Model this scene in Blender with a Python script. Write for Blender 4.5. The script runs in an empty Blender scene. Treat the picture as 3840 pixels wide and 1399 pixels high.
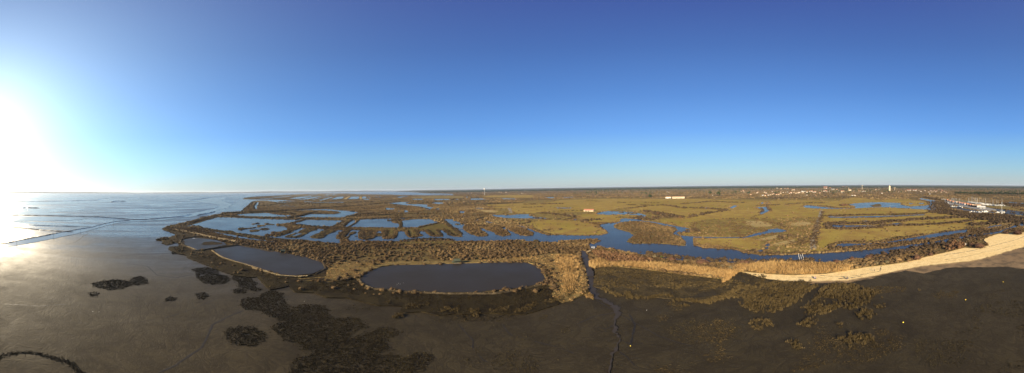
import bpy, bmesh, math, random
import numpy as np
from mathutils import Vector, Matrix, Euler
from mathutils.geometry import delaunay_2d_cdt
random.seed(7); rng = np.random.default_rng(7)
S = bpy.context.scene
COL = S.collection
PI = math.pi
# ------------------------------------------------------------ camera
# the photograph is a stitched panorama from a drone about 50 m up: 891 px per radian
FPX = 891.0; HZ = 708.0; ROLL = 14 / 891; CAMH = 50.0
AX = Vector((math.cos(ROLL), 0, -math.sin(ROLL)))
AY = Vector((math.sin(ROLL), 0, math.cos(ROLL)))
AZ = Vector((0, -1, 0))
S.render.engine = 'CYCLES'
cd = bpy.data.cameras.new('camera'); cam = bpy.data.objects.new('camera', cd); COL.objects.link(cam)
cd.type = 'PANO'
cd.panorama_type = 'EQUIRECTANGULAR'
cd.longitude_min = -1920 / FPX; cd.longitude_max = 1920 / FPX
cd.latitude_min = -(1399 - HZ) / FPX; cd.latitude_max = HZ / FPX
cd.clip_start = 0.1; cd.clip_end = 80000
M = Matrix.Identity(4)
for i in range(3):
    M[i][0] = AX[i]; M[i][1] = AY[i]; M[i][2] = AZ[i]
M[2][3] = CAMH
cam.matrix_world = M
S.camera = cam
# ------------------------------------------------------------ sky and sun
SUN_AZ = (-60 - 1920) / FPX          # clockwise from +Y
SUN_EL = math.radians(19)
sd = Vector((math.sin(SUN_AZ) * math.cos(SUN_EL), math.cos(SUN_AZ) * math.cos(SUN_EL), math.sin(SUN_EL)))
W = bpy.data.worlds.new('World'); S.world = W; W.use_nodes = True
nt = W.node_tree; nt.nodes.clear()
EXPO = 1.3
sky = nt.nodes.new('ShaderNodeTexSky'); sky.sky_type = 'NISHITA'; sky.sun_disc = False
sky.sun_elevation = SUN_EL; sky.sun_rotation = SUN_AZ
sky.altitude = 50; sky.air_density = 1.0; sky.dust_density = 0.4; sky.ozone_density = 4.0
bg = nt.nodes.new('ShaderNodeBackground'); bg.inputs['Strength'].default_value = 0.06
# aerosol in the air: pale towards the horizon and in a wide aureole round the sun
def MN(op, *v):
    n = nt.nodes.new('ShaderNodeMath'); n.operation = op
    for i, x in enumerate(v):
        if isinstance(x, (int, float)): n.inputs[i].default_value = x
        else: nt.links.new(x, n.inputs[i])
    return n.outputs[0]
tc = nt.nodes.new('ShaderNodeTexCoord')
sx = nt.nodes.new('ShaderNodeSeparateXYZ'); nt.links.new(tc.outputs['Generated'], sx.inputs[0])
cr = nt.nodes.new('ShaderNodeValToRGB'); els = cr.color_ramp.elements
def lin(c): return tuple((v / 255 / 12.92) if v / 255 <= 0.04045 else ((v / 255 + 0.055) / 1.055) ** 2.4 for v in c)
stops = [(0.0, (172, 190, 200)), (0.03, (172, 194, 206)), (0.075, (156, 200, 222)), (0.14, (136, 194, 238)), (0.23, (104, 168, 246)), (0.38, (84, 140, 220)), (0.56, (70, 110, 188)), (0.72, (64, 86, 168)), (1.0, (42, 58, 136))]
while len(els) < len(stops): els.new(0.5)
for i, (p, c) in enumerate(stops): els[i].position = p; els[i].color = (*lin(c), 1)
nt.links.new(sx.outputs[2], cr.inputs[0])
dp = nt.nodes.new('ShaderNodeVectorMath'); dp.operation = 'DOT_PRODUCT'
nt.links.new(tc.outputs['Generated'], dp.inputs[0]); dp.inputs[1].default_value = Vector((math.sin(SUN_AZ), math.cos(SUN_AZ), 0.20)).normalized()   # the aureole is drawn down towards the hazy horizon
ang = MN('ARCCOSINE', MN('MINIMUM', MN('MAXIMUM', dp.outputs['Value'], -1.0), 1.0))
def glow(e, col, amp):
    f = MN('MAXIMUM', MN('MULTIPLY', MN('SUBTRACT', MN('EXPONENT', MN('MULTIPLY', ang, -1 / math.radians(e))), math.exp(-125 / e)), amp), 0.0)
    c = nt.nodes.new('ShaderNodeMix'); c.data_type = 'RGBA'; c.blend_type = 'MULTIPLY'; c.inputs[0].default_value = 1
    cc = nt.nodes.new('ShaderNodeCombineColor')
    for i in range(3): nt.links.new(f, cc.inputs[i])
    nt.links.new(cc.outputs[0], c.inputs[6]); c.inputs[7].default_value = (*col, 1)
    return c.outputs[2]
def addc(a, b):
    c = nt.nodes.new('ShaderNodeMix'); c.data_type = 'RGBA'; c.blend_type = 'ADD'; c.inputs[0].default_value = 1
    nt.links.new(a, c.inputs[6]); nt.links.new(b, c.inputs[7]); return c.outputs[2]
tot = addc(addc(cr.outputs[0], glow(30, (0.52, 0.86, 0.92), 1.3)), glow(15, (1.0, 0.92, 0.84), 1.0))
bg2 = nt.nodes.new('ShaderNodeBackground'); bg2.inputs['Strength'].default_value = 1 / 2 ** EXPO
nt.links.new(tot, bg2.inputs[0])
mxs = nt.nodes.new('ShaderNodeMixShader'); mxs.inputs[0].default_value = 0.72
wo = nt.nodes.new('ShaderNodeOutputWorld')
nt.links.new(sky.outputs[0], bg.inputs[0]); nt.links.new(bg.outputs[0], mxs.inputs[1]); nt.links.new(bg2.outputs[0], mxs.inputs[2])
nt.links.new(mxs.outputs[0], wo.inputs[0])
sl = bpy.data.lights.new('sun', 'SUN'); sl.energy = 4.9; sl.angle = math.radians(0.53); sl.color = (1, 0.835, 0.59)
so = bpy.data.objects.new('sun', sl); COL.objects.link(so)
so.rotation_euler = sd.to_track_quat('Z', 'Y').to_euler(); so.location = (0, 0, 200)
S.view_settings.view_transform = 'Standard'; S.view_settings.look = 'None'
S.view_settings.exposure = EXPO; S.view_settings.gamma = 1.0
try:
    S.cycles.max_bounces = 5; S.cycles.diffuse_bounces = 2; S.cycles.glossy_bounces = 2
    S.cycles.use_adaptive_sampling = True; S.cycles.use_denoising = True
except Exception: pass

# ------------------------------------------------------------ helpers
def ray(x, y):
    lon = (x - 1920) / FPX; lat = (HZ - y) / FPX
    c = (math.sin(lon) * math.cos(lat), math.sin(lat), -math.cos(lon) * math.cos(lat))
    return AX * c[0] + AY * c[1] + AZ * c[2]
def G(x, y, z=0.0):
    """a point of the photograph -> the point of the ground it shows"""
    d = ray(x, y)
    dz = min(d.z, -0.0037)
    h = math.hypot(d.x, d.y); t = (CAMH - z) / -dz
    return Vector((d.x / h * t * h, d.y / h * t * h, z))
CR = dict(A=(0,680,3.35), B=(560,680,3.35), C=(1000,680,3.35), D=(1450,680,3.35), E=(1900,680,3.35),
          F=(2350,680,2.932), G=(2800,680,2.932), H=(3300,660,2.759),
          L1=(0,680,1.304), L2=(900,680,1.304), L3=(1800,680,1.304), L4=(2700,660,1.2693),
          V1=(900,700,6.44), V2=(700,790,6.44), V3=(1080,790,6.44), V4=(1440,790,6.44), V5=(1250,700,6.44),
          V6=(1600,700,6.44), V7=(1780,790,6.44), V8=(2120,780,4.4675),
          W1=(600,840,3.6075), W2=(900,960,2.136), W3=(1300,960,2.136), W4=(1750,900,1.88), W5=(2200,900,1.88),
          W6=(2700,900,1.88), W7=(3240,900,1.88), W8=(0,1050,2.687), P=(0,0,1.0), X3=(3540,860,6.7))
def px(s):
    """'V1 10,20 30,40 W2 5,6 ...' -> list of photograph points"""
    out = []; c = CR['P']
    for tok in s.split():
        if ',' in tok:
            a, b = tok.split(','); out.append((c[0] + float(a) / c[2], c[1] + float(b) / c[2]))
        else: c = CR[tok]
    return out
def dense(pts, closed=True, step=12.0):
    out = []
    n = len(pts)
    for i in range(n if closed else n - 1):
        a = pts[i]; b = pts[(i + 1) % n]
        k = max(1, int(math.hypot(b[0] - a[0], b[1] - a[1]) / step))
        for j in range(k): out.append((a[0] + (b[0] - a[0]) * j / k, a[1] + (b[1] - a[1]) * j / k))
    if not closed: out.append(pts[-1])
    return out
def world(s, closed=True, z=0.0, step=12.0):
    return [G(x, y, z) for x, y in dense(px(s) if isinstance(s, str) else s, closed, step)]
def rough_edge(pts, amp=0.0035, closed=True, seg=None):
    """natural shoreline: cut long edges and shift the new points a little"""
    out = []
    n = len(pts)
    for i in range(n if closed else n - 1):
        a = pts[i]; b = pts[(i + 1) % n]
        L = (b - a).length; d = (a.length + b.length) / 2
        sg = seg or max(0.8, d * 0.010)
        k = min(40, max(1, int(L / sg)))
        nx = Vector((-(b - a).y, (b - a).x, 0)); 
        if nx.length > 0: nx.normalize()
        for j in range(k):
            t = j / k; p = a.lerp(b, t)
            w = random.uniform(-1, 1) * amp * d * (1 if k > 1 else 0.5)
            out.append(p + nx * w)
    if not closed: out.append(pts[-1])
    return out
def tag(o, label=None, cat=None, group=None, kind=None):
    if label: o['label'] = label
    if cat: o['category'] = cat
    if group: o['group'] = group
    if kind: o['kind'] = kind
    return o
def link(name, me, mat=None, parent=None, loc=None):
    o = bpy.data.objects.new(name, me); COL.objects.link(o)
    if mat: me.materials.append(mat)
    if parent: o.parent = parent
    if loc is not None: o.location = loc
    return o
def sheet(name, pts, z, mat, skirt=0.0, kind='structure', amp=0.0035, rough=True):
    P = rough_edge(pts, amp) if rough else pts
    n = len(P)
    vs, es, fs, *_ = delaunay_2d_cdt([Vector((p.x, p.y)) for p in P], [(i, (i + 1) % n) for i in range(n)], [list(range(n))], 1, 1e-4)
    V = [(v.x, v.y, z) for v in vs]; F = []
    for f in fs:
        a, b, c = (vs[i] for i in f[:3])
        F.append(tuple(f) if (b - a).cross(c - a) > 0 else tuple(reversed(f)))
    if skirt:
        use = {}
        for f in F:
            for i in range(len(f)):
                e = (f[i], f[(i + 1) % len(f)]); use[e] = 1
        lo = {}
        for (a, b) in list(use):
            if (b, a) in use: continue
            for q in (a, b):
                if q not in lo:
                    lo[q] = len(V); V.append((V[q][0], V[q][1], z - skirt))
            F.append((b, a, lo[a], lo[b]))
    me = bpy.data.meshes.new(name); me.from_pydata(V, [], F); me.update()
    o = link(name, me, mat); o['kind'] = kind
    return o
def ridge(name, pts, w, h, mat, z=0.0, kind='structure', top=0.35, wob=0.25, seg=None):
    """a bank along a line: sloping sides, flat uneven top"""
    P = rough_edge(pts, 0.0015, closed=False, seg=seg)
    V = []; F = []
    n = len(P)
    for i, p in enumerate(P):
        a = P[max(0, i - 1)]; b = P[min(n - 1, i + 1)]
        t = (b - a); t.z = 0
        if t.length < 1e-6: t = Vector((1, 0, 0))
        t.normalize(); nn = Vector((-t.y, t.x, 0))
        e = 0.15 if i in (0, n - 1) else 1.0
        k = w * (1 + random.uniform(-wob, wob)) * e; hh = h * (1 + random.uniform(-wob, wob)) * e
        for u, q in ((-0.5, 0), (-top / 2, 1), (top / 2, 1), (0.5, 0)):
            V.append((p.x + nn.x * k * u, p.y + nn.y * k * u, z + hh * q))
        if i:
            o = 4 * i
            for j in range(3): F.append((o - 4 + j, o + j, o + j + 1, o - 3 + j))
    me = bpy.data.meshes.new(name); me.from_pydata(V, [], F); me.update()
    o = link(name, me, mat); o['kind'] = kind
    return o

# ------------------------------------------------------------ materials
def nmat(name):
    m = bpy.data.materials.new(name); m.use_nodes = True
    nt = m.node_tree; b = nt.nodes['Principled BSDF']
    return m, nt, b
def noise(nt, scale, detail=4, rough=0.55, vec=None, dist=0.0):
    n = nt.nodes.new('ShaderNodeTexNoise'); n.inputs['Scale'].default_value = scale
    n.inputs['Detail'].default_value = detail; n.inputs['Roughness'].default_value = rough
    n.inputs['Distortion'].default_value = dist
    if vec is None:
        g = nt.nodes.new('ShaderNodeNewGeometry'); vec = g.outputs['Position']
    nt.links.new(vec, n.inputs['Vector'])
    return n.outputs['Fac']
def ramp(nt, fac, stops):
    r = nt.nodes.new('ShaderNodeValToRGB'); e = r.color_ramp.elements
    while len(e) < len(stops): e.new(0.5)
    for i, (p, c) in enumerate(stops):
        e[i].position = p; e[i].color = (*c, 1) if len(c) == 3 else c
    nt.links.new(fac, r.inputs[0])
    return r.outputs[0]
def mix(nt, fac, a, b, mode='MIX'):
    m = nt.nodes.new('ShaderNodeMix'); m.data_type = 'RGBA'; m.blend_type = mode
    for sock, v in ((m.inputs[0], fac), (m.inputs[6], a), (m.inputs[7], b)):
        if isinstance(v, (int, float)): sock.default_value = v
        elif isinstance(v, tuple): sock.default_value = (*v, 1)
        else: nt.links.new(v, sock)
    return m.outputs[2]
def bump(nt, b, h, strength, dist=0.3):
    n = nt.nodes.new('ShaderNodeBump'); n.inputs['Strength'].default_value = strength
    n.inputs['Distance'].default_value = dist
    nt.links.new(h, n.inputs['Height']); nt.links.new(n.outputs[0], b.inputs['Normal'])
def ground_mat(name, c1, c2, c3, s1=0.012, s2=0.15, s3=1.3, rough=0.95, bs=0.6, bd=0.4, spec=0.04):
    m, nt, b = nmat(name)
    k1 = ramp(nt, noise(nt, s1, 5, 0.6), [(0.35, c1), (0.62, c2)])
    k2 = mix(nt, ramp(nt, noise(nt, s2, 4, 0.65), [(0.42, (0, 0, 0)), (0.62, (1, 1, 1))]), k1, c3)
    n3 = noise(nt, s3, 3, 0.7)
    k3 = mix(nt, 0.55, k2, ramp(nt, n3, [(0.3, (0.35, 0.35, 0.35)), (0.7, (1.0, 1.0, 1.0))]), 'MULTIPLY')
    nt.links.new(k3, b.inputs['Base Color'])
    b.inputs['Roughness'].default_value = rough
    b.inputs['Specular IOR Level'].default_value = spec
    bump(nt, b, n3, bs, bd)
    return m
def plain(name, c, rough=0.7, var=0.25, scale=2.0, metal=0.0):
    m, nt, b = nmat(name)
    lo = tuple(v * (1 - var) for v in c); hi = tuple(min(1, v * (1 + var)) for v in c)
    k = ramp(nt, noise(nt, scale, 4), [(0.3, lo), (0.7, hi)])
    nt.links.new(k, b.inputs['Base Color']); b.inputs['Roughness'].default_value = rough
    b.inputs['Metallic'].default_value = metal
    return m
def veg_mat(name, stops, rough=0.9, nscale=0.02, trans=0.0):
    stops = [(p, (r, g * 0.93, b * 0.74)) for p, (r, g, b) in stops]
    """plant colour: each plant has its own tone, and the mix of kinds drifts over the land"""
    m, nt, b = nmat(name)
    a = nt.nodes.new('ShaderNodeAttribute'); a.attribute_name = 'tone'
    f = noise(nt, nscale, 4, 0.6)
    ad = nt.nodes.new('ShaderNodeMath'); ad.operation = 'MULTIPLY_ADD'
    nt.links.new(f, ad.inputs[0]); ad.inputs[1].default_value = 0.9
    nt.links.new(a.outputs['Fac'], ad.inputs[2])
    sb = nt.nodes.new('ShaderNodeMath'); sb.operation = 'SUBTRACT'; nt.links.new(ad.outputs[0], sb.inputs[0]); sb.inputs[1].default_value = 0.45
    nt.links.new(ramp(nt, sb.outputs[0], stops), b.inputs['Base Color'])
    b.inputs['Roughness'].default_value = rough; b.inputs['Specular IOR Level'].default_value = 0.1
    return m
# ------------------------------------------------------------ ground, mud, water
def mud_material():
    m, nt, b = nmat('wet_mud')
    def MA(op, *v):
        n = nt.nodes.new('ShaderNodeMath'); n.operation = op
        for i, x in enumerate(v):
            if isinstance(x, (int, float)): n.inputs[i].default_value = x
            else: nt.links.new(x, n.inputs[i])
        return n.outputs[0]
    big = noise(nt, 0.012, 5, 0.6, dist=0.6); mid = noise(nt, 0.09, 5, 0.6, dist=0.8); fine = noise(nt, 1.6, 5, 0.75)
    c = ramp(nt, big, [(0.3, (0.037, 0.0285, 0.015)), (0.7, (0.060, 0.046, 0.025))])
    c = mix(nt, ramp(nt, mid, [(0.45, (0, 0, 0)), (0.7, (0.6, 0.6, 0.6))]), c, (0.024, 0.019, 0.012))
    c = mix(nt, 0.5, c, ramp(nt, fine, [(0.35, (0.45, 0.45, 0.45)), (0.65, (1, 1, 1))]), 'MULTIPLY')
    # drainage runnels: thin winding lines of darker mud
    veins = None
    for sc, w in ((0.016, 40), (0.05, 24), (0.14, 14)):
        v = MA('MULTIPLY', MA('ABSOLUTE', MA('SUBTRACT', noise(nt, sc, 6, 0.62, dist=1.2), 0.5)), w)
        veins = v if veins is None else MA('MINIMUM', veins, v)
    vf = MA('MINIMUM', veins, 1.0)
    c = mix(nt, ramp(nt, vf, [(0.0, (0.42, 0.42, 0.42)), (0.55, (0, 0, 0))]), c, (0.016, 0.012, 0.009))
    nt.links.new(c, b.inputs['Base Color'])
    # the flat falls towards the bay on the left and stays wetter there
    g = nt.nodes.new('ShaderNodeNewGeometry'); sp = nt.nodes.new('ShaderNodeSeparateXYZ'); nt.links.new(g.outputs['Position'], sp.inputs[0])
    down = MA('ADD', MA('MULTIPLY', sp.outputs[0], -0.97), MA('MULTIPLY', sp.outputs[1], 0.25))
    down = MA('ADD', down, MA('MULTIPLY', big, 60.0))
    wet = nt.nodes.new('ShaderNodeMapRange'); wet.inputs[1].default_value = 80; wet.inputs[2].default_value = 330; wet.interpolation_type = 'SMOOTHSTEP'
    nt.links.new(down, wet.inputs[0])
    # puddled bands lie along the contours of the outer flat
    rot = nt.nodes.new('ShaderNodeMapping'); rot.inputs['Rotation'].default_value = (0, 0, math.radians(28)); rot.inputs['Scale'].default_value = (1.0, 0.16, 1.0)
    nt.links.new(g.outputs['Position'], rot.inputs[0])
    band = noise(nt, 0.030, 7, 0.68, rot.outputs[0], 0.4)
    pud = MA('MULTIPLY', ramp(nt, band, [(0.47, (0, 0, 0)), (0.56, (1, 1, 1))]), wet.outputs[0])
    streak = MA('SUBTRACT', MA('MULTIPLY', mid, 0.28), MA('MULTIPLY', pud, 0.17))
    r = MA('SUBTRACT', MA('ADD', 0.60, streak), MA('MULTIPLY', wet.outputs[0], 0.40))
    nt.links.new(r, b.inputs['Roughness'])
    nt.links.new(MA('ADD', MA('ADD', 0.075, MA('MULTIPLY', wet.outputs[0], 0.36)), MA('MULTIPLY', pud, 0.30)), b.inputs['Specular IOR Level'])
    ad = MA('ADD', MA('ADD', fine, mid), MA('MULTIPLY', vf, 0.5))
    bump(nt, b, ad, 0.5, 0.22)
    return m
def water_material(name, base, rough, bs, scale=0.8):
    m, nt, b = nmat(name)
    b.inputs['Base Color'].default_value = (*base, 1)
    n = noise(nt, scale, 3, 0.6)
    big = noise(nt, 0.03, 3, 0.5)
    nt.links.new(ramp(nt, big, [(0.35, (rough * 0.85,) * 3), (0.65, (rough * 1.25,) * 3)]), b.inputs['Roughness'])
    b.inputs['IOR'].default_value = 1.27
    bump(nt, b, n, bs, 0.08)
    return m
mMUD = mud_material()
mWATER = water_material('marsh_water', (0.030, 0.031, 0.034), 0.20, 0.8)
mWATER.node_tree.nodes['Principled BSDF'].inputs['Specular IOR Level'].default_value = 0.33
mPOND = water_material('silty_pond_water', (0.032, 0.025, 0.017), 0.36, 0.9)
mPOND.node_tree.nodes['Principled BSDF'].inputs['Specular Tint'].default_value = (1.0, 0.80, 0.62, 1)
mPOND.node_tree.nodes['Principled BSDF'].inputs['Specular IOR Level'].default_value = 0.17
mCREEK = water_material('creek_silt', (0.042, 0.034, 0.028), 0.42, 0.5)
mCREEK.node_tree.nodes['Principled BSDF'].inputs['Specular IOR Level'].default_value = 0.14
mCHAN = water_material('tidal_channel_water', (0.06, 0.055, 0.05), 0.20, 0.3)
mCHAN.node_tree.nodes['Principled BSDF'].inputs['Specular IOR Level'].default_value = 0.42
for m_, t_ in ((mMUD, (1.0, 0.94, 0.85, 1)), (mWATER, (1.0, 0.95, 0.87, 1)), (mCHAN, (1.0, 0.96, 0.89, 1))):
    m_.node_tree.nodes['Principled BSDF'].inputs['Specular Tint'].default_value = t_
mLAND = ground_mat('marsh_soil', (0.165, 0.111, 0.043), (0.155, 0.115, 0.040), (0.105, 0.070, 0.029))
mSALT = ground_mat('saltmarsh_turf', (0.050, 0.033, 0.016), (0.043, 0.033, 0.015), (0.028, 0.020, 0.011), s3=0.9, bs=1.0, bd=0.6)
mSALT2 = ground_mat('brown_saltmarsh', (0.090, 0.064, 0.030), (0.075, 0.055, 0.026), (0.045, 0.034, 0.019), s3=0.9, bs=1.0, bd=0.6)
mTURF = ground_mat('dark_turf', (0.032, 0.024, 0.012), (0.044, 0.033, 0.015), (0.020, 0.015, 0.009), s3=1.6, bs=0.8)
mMEAD = ground_mat('meadow_grass', (0.250, 0.188, 0.036), (0.355, 0.250, 0.062), (0.265, 0.165, 0.048), s1=0.006, s2=0.05, s3=0.8, bs=0.3, bd=0.2)
mROUGH = ground_mat('rough_pasture', (0.270, 0.197, 0.054), (0.220, 0.160, 0.047), (0.150, 0.103, 0.036), s1=0.02, s2=0.09, s3=0.9, bs=0.7)
mHAY = ground_mat('straw_grass', (0.270, 0.188, 0.068), (0.210, 0.146, 0.052), (0.130, 0.089, 0.036), s1=0.05, s2=0.25, s3=1.5, bs=0.8)
mYEL = ground_mat('yellow_pasture', (0.36, 0.27, 0.10), (0.40, 0.29, 0.12), (0.31, 0.22, 0.09), s3=0.8)
mSAND = ground_mat('beach_sand', (0.86, 0.62, 0.27), (0.90, 0.67, 0.32), (0.76, 0.53, 0.23), s1=0.03, s2=0.3, s3=2.0, bs=0.35, bd=0.12)
mWSAND = ground_mat('wet_sand', (0.24, 0.155, 0.075), (0.30, 0.20, 0.10), (0.13, 0.09, 0.048), s1=0.03, s2=0.12, s3=1.6, bs=0.3, bd=0.15, rough=0.75, spec=0.12)
mSAND2 = ground_mat('damp_beach_sand', (0.40, 0.27, 0.13), (0.46, 0.32, 0.16), (0.30, 0.20, 0.10), s1=0.03, s2=0.3, s3=2.0, bs=0.3, bd=0.1)
mWRACK = plain('seaweed_wrack', (0.07, 0.05, 0.03), 0.9, 0.4, 1.5)
mBANK = ground_mat('earth_bank', (0.11, 0.082, 0.048), (0.08, 0.060, 0.034), (0.05, 0.038, 0.022), s1=0.05, s2=0.4, s3=1.5)
mSTONE = plain('weathered_wall_stone', (0.20, 0.16, 0.10), 0.9, 0.6, 1.2)
mRUT = plain('creek_mud', (0.020, 0.016, 0.012), 0.6, 0.3, 0.5)
mRUT.node_tree.nodes['Principled BSDF'].inputs['Specular IOR Level'].default_value = 0.15
mPATH = plain('trodden_path', (0.20, 0.155, 0.09), 0.9, 0.25, 0.6)

# the tidal flat is the one sheet that reaches the horizon
def disc(name, R, z, mat):
    bm = bmesh.new()
    rings = [0, 20, 60, 120, 250, 500, 1000, 2000, 4000, 8000, R]
    prev = None
    for r in rings:
        if r == 0: cur = [bm.verts.new((0, 0, z))]
        else: cur = [bm.verts.new((r * math.sin(a * PI / 48), r * math.cos(a * PI / 48), z)) for a in range(96)]
        if prev:
            for i in range(96):
                j = (i + 1) % 96
                if len(prev) == 1: bm.faces.new((prev[0], cur[j], cur[i]))
                else: bm.faces.new((prev[i], prev[j], cur[j], cur[i]))
        prev = cur
    me = bpy.data.meshes.new(name); bm.to_mesh(me); bm.free()
    return tag(link(name, me, mat), kind='structure')
disc('mud_flat', 15000, 0.0, mMUD)

LAND = ("W1 30,65 120,30 V2 0,275 250,205 500,140 840,70 850,40 1120,30 1400,15 P 918,791 V1 75,565 120,510 200,450 270,400 260,375 350,345 500,335 "
        "1000,352 1100,350 1380,350 1100,325 700,315 300,308 70,305 110,280 450,242 900,215 1300,190 1700,172 2000,165 2576,165 "
        "V5 600,185 1400,190 1550,205 2300,210 V6 650,210 640,175 400,165 0,158 V5 2000,140 1500,120 1280,112 P 1420,716.6 1500,712 1700,710 2000,705 2300,701 2600,696 2900,694 3200,692 3500,692 3840,694 4140,697 "
        "4140,850 3840,872 3744.5,877.9 3680,899 3707,922 3660,932 3620,930 3559,945 W7 440,120 340,150 180,175 0,195 W6 940,210 740,235 500,245 330,235 160,225 "
        "80,235 0,250 W5 1030,290 900,270 640,240 350,200 160,190 60,190 P 2222,990 2205,960 2195,945 2178,945 W4 815,100 800,130 830,180 845,250 830,330 895,420 830,385 760,415 640,450 480,500 400,520 160,510 0,520 W3 880,455 740,470 600,440 440,450 470,400 250,390 0,330 "
        "W2 700,330 600,290 450,285 400,235 250,265 150,165 W1 1230,720 1000,690 700,580 600,540 400,460 370,430 250,400 130,345 150,310 280,310 260,230 240,250 100,285 30,260 40,235 -50,225 0,195 150,180 230,145 60,80")
REG = []   # regions in paint order, for the planting
def grown(pts, d):
    """the outline moved outwards by d metres"""
    n = len(pts); ar = sum(pts[i].x * pts[(i + 1) % n].y - pts[(i + 1) % n].x * pts[i].y for i in range(n)); sg = 1 if ar > 0 else -1
    out = []
    for i in range(n):
        t = pts[(i + 1) % n] - pts[i - 1]; t.z = 0
        if t.length < 1e-6: out.append(pts[i]); continue
        t.normalize(); out.append(pts[i] + Vector((t.y, -t.x, 0)) * d * sg)
    return out
def region(code, s, z, mat, name, skirt=0.0, grow=0, **k):
    pts = world(s)
    if grow: pts = grown(pts, grow)
    REG.append((code, np.array([(p.x, p.y) for p in pts]))); z += len(REG) * 0.0012
    return sheet(name, pts, z, mat, skirt, **k)
Z = 0.40
region('scrub', LAND, Z, mLAND, 'marsh_land', 0.5)
# beach
region('sand', "W6 150,225 330,240 500,250 740,240 940,208 1128,178 W7 180,172 340,147 440,117 P 3559,943 3620,928 3660,930 3707,920 3690,897 3744.5,874 3840,868 4140,845 4140,900 3840,925 W7 1000,85 860,125 750,150 600,165 400,185 200,225 0,267 W6 1128,245 900,285 650,292 430,287 300,272", 0.14, mSAND, 'beach', 0)
region('wsand', "P 4140,905 3840,932 W7 1000,90 860,130 750,152 600,167 400,187 300,215 420,235 600,195 800,192 1000,190 1128,205 P 4140,1040", 0.03, mWSAND, 'wet_sand', 0, amp=0.008)
for off, col, zz in ((9, 'mWSAND', .05), (4, 'mSAND2', .08)):
    top = px("P 3840,925 W7 1000,85 860,125 750,150 600,165 400,185 200,225 0,267 W6 1128,245 900,285 650,292 430,287")
    region('wsand', top + [(x, y + off * (.7 + .3 * math.sin(x * .05))) for x, y in reversed(top)], zz, mWSAND if col == 'mWSAND' else mSAND2, 'damp_sand', amp=.008)
# saltmarsh zones
region('salt', "W1 30,262 150,182 230,145 60,80 250,110 500,165 620,190 780,220 900,285 1100,300 720,358 800,440 1150,560 W2 70,95 150,130 330,165 560,150 690,110 720,150 620,185 400,210 330,250 400,235 250,265 150,165 W1 1230,720 1000,690 700,580 600,540 400,460 370,430 250,400 130,345 150,310 280,310 260,230 240,250 100,285", Z + .02, mSALT, 'saltmarsh', 0.43, grow=1.2)
region('turf', "L2 430,500 560,480 600,520 800,555 1252,560 L3 0,560 200,540 320,510 390,560 W4 640,452 480,503 400,523 160,514 0,524 W3 880,459 740,474 600,444 440,454 466,402 250,394 0,334 W2 700,334 600,294 450,289 400,239 250,269 200,215 330,180 420,200", Z + .03, mTURF, 'grass_bank', 0.43, grow=.8, amp=.002)
region('hay', "L2 415,480 430,430 470,395 600,405 720,395 1252,385 L3 0,385 250,370 370,355 480,360 520,450 530,520 500,555 440,590 400,600 350,560 380,500 330,440 280,400 200,395 0,397 L2 1252,398 900,405 700,415 580,460 520,480", Z + .04, mHAY, 'dry_grass')
region('salt2', "W5 45,330 60,190 200,190 400,215 640,245 900,275 1030,295 1128,300 W6 150,252 330,288 480,296 650,300 600,330 300,345 100,380 W5 1128,400 960,400 900,420 740,440 620,420 420,400 250,395 100,345", 0.25, mSALT2, 'saltmarsh', 0.25)
region('pool', "W5 640,410 760,400 800,375 900,365 920,385 860,400 740,412", 0.27, mMUD, 'mud_pool')
# pastures
mFOREST = ground_mat('forest_floor', (0.022, 0.032, 0.018), (0.034, 0.042, 0.024), (0.026, 0.028, 0.018), s1=.003, s2=.02, s3=.1)
region('forest', 'P 1650,712.5 1900,711 2150,708.5 2400,709 2700,706 3000,701.5 3300,699.5 3600,700 3840,702.5 4140,706 4140,699.4 3840,698 3500,695.8 3200,696.2 2900,698.3 2600,700.6 2300,705 2000,708.5 1700,713', Z + .02, mFOREST, 'forest_floor', rough=False)
region('heath', 'P 1860,772 2000,752 2200,744 2400,742 2560,748 2760,745 2900,748 3100,742 3300,748 3420,762 3640,800 3780,838 3600,868 3300,905 3070,950 2850,958 2740,930 2520,900 2450,850 2300,820 2180,830 2290,880 2150,885 2050,880 1960,842 1880,815 1850,795', Z + .01, mROUGH, 'rough_grass')
MEADOWS = ["E 0,340 100,300 400,285 680,240 1000,228 1400,220 1675,225 F 0,200 420,195 860,190 1000,205 1300,210 1466,215 G 240,215 600,210 850,215 1000,210 1130,180 1240,180 1466,215 H 0,255 100,238 300,240 480,268 520,300 620,370 850,400 1150,440 1250,460 1100,480 900,520 850,550 500,600 100,640 0,662 G 1466,660 1000,690 900,720 950,760 700,790 300,790 0,770 F 1466,790 1200,730 800,700 760,650 900,637 570,590 700,560 700,530 400,465 350,425 620,405 420,350 100,330 0,310 E 1675,330 1500,330 1290,370 1150,395 900,390 600,395 300,405 70,400",
           "E 290,510 500,490 900,500 1150,560 1180,600 1260,640 1230,668 950,678 600,678 480,640 300,560",
           "E 880,430 1050,405 1200,418 1400,430 1640,440 1600,465 1420,470 1400,510 1200,520 1000,510 900,460",
           "V3 1530,425 2000,435 V4 0,440 400,440 830,430 1000,380 1330,310 1500,340 1650,400 1800,500 1880,600 1700,620 1560,520 1450,460 1300,470 1400,600 1180,620 1000,470 760,470 860,600 640,640 560,480 260,480 240,640 30,650 0,480 V3 2400,480 1900,470",
           "V4 300,770 800,765 1300,755 1760,750 1760,795 1300,800 600,812 200,810"]
mOLG = ground_mat('dike_grass', (0.120, 0.102, 0.024), (0.150, 0.115, 0.032), (0.105, 0.071, 0.026), s1=0.03, s2=0.2, s3=1.2, bs=0.6)
for k, s in enumerate(MEADOWS): region('meadow', s, Z + .05, mMEAD if k < 3 else mOLG, 'meadow')
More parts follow.
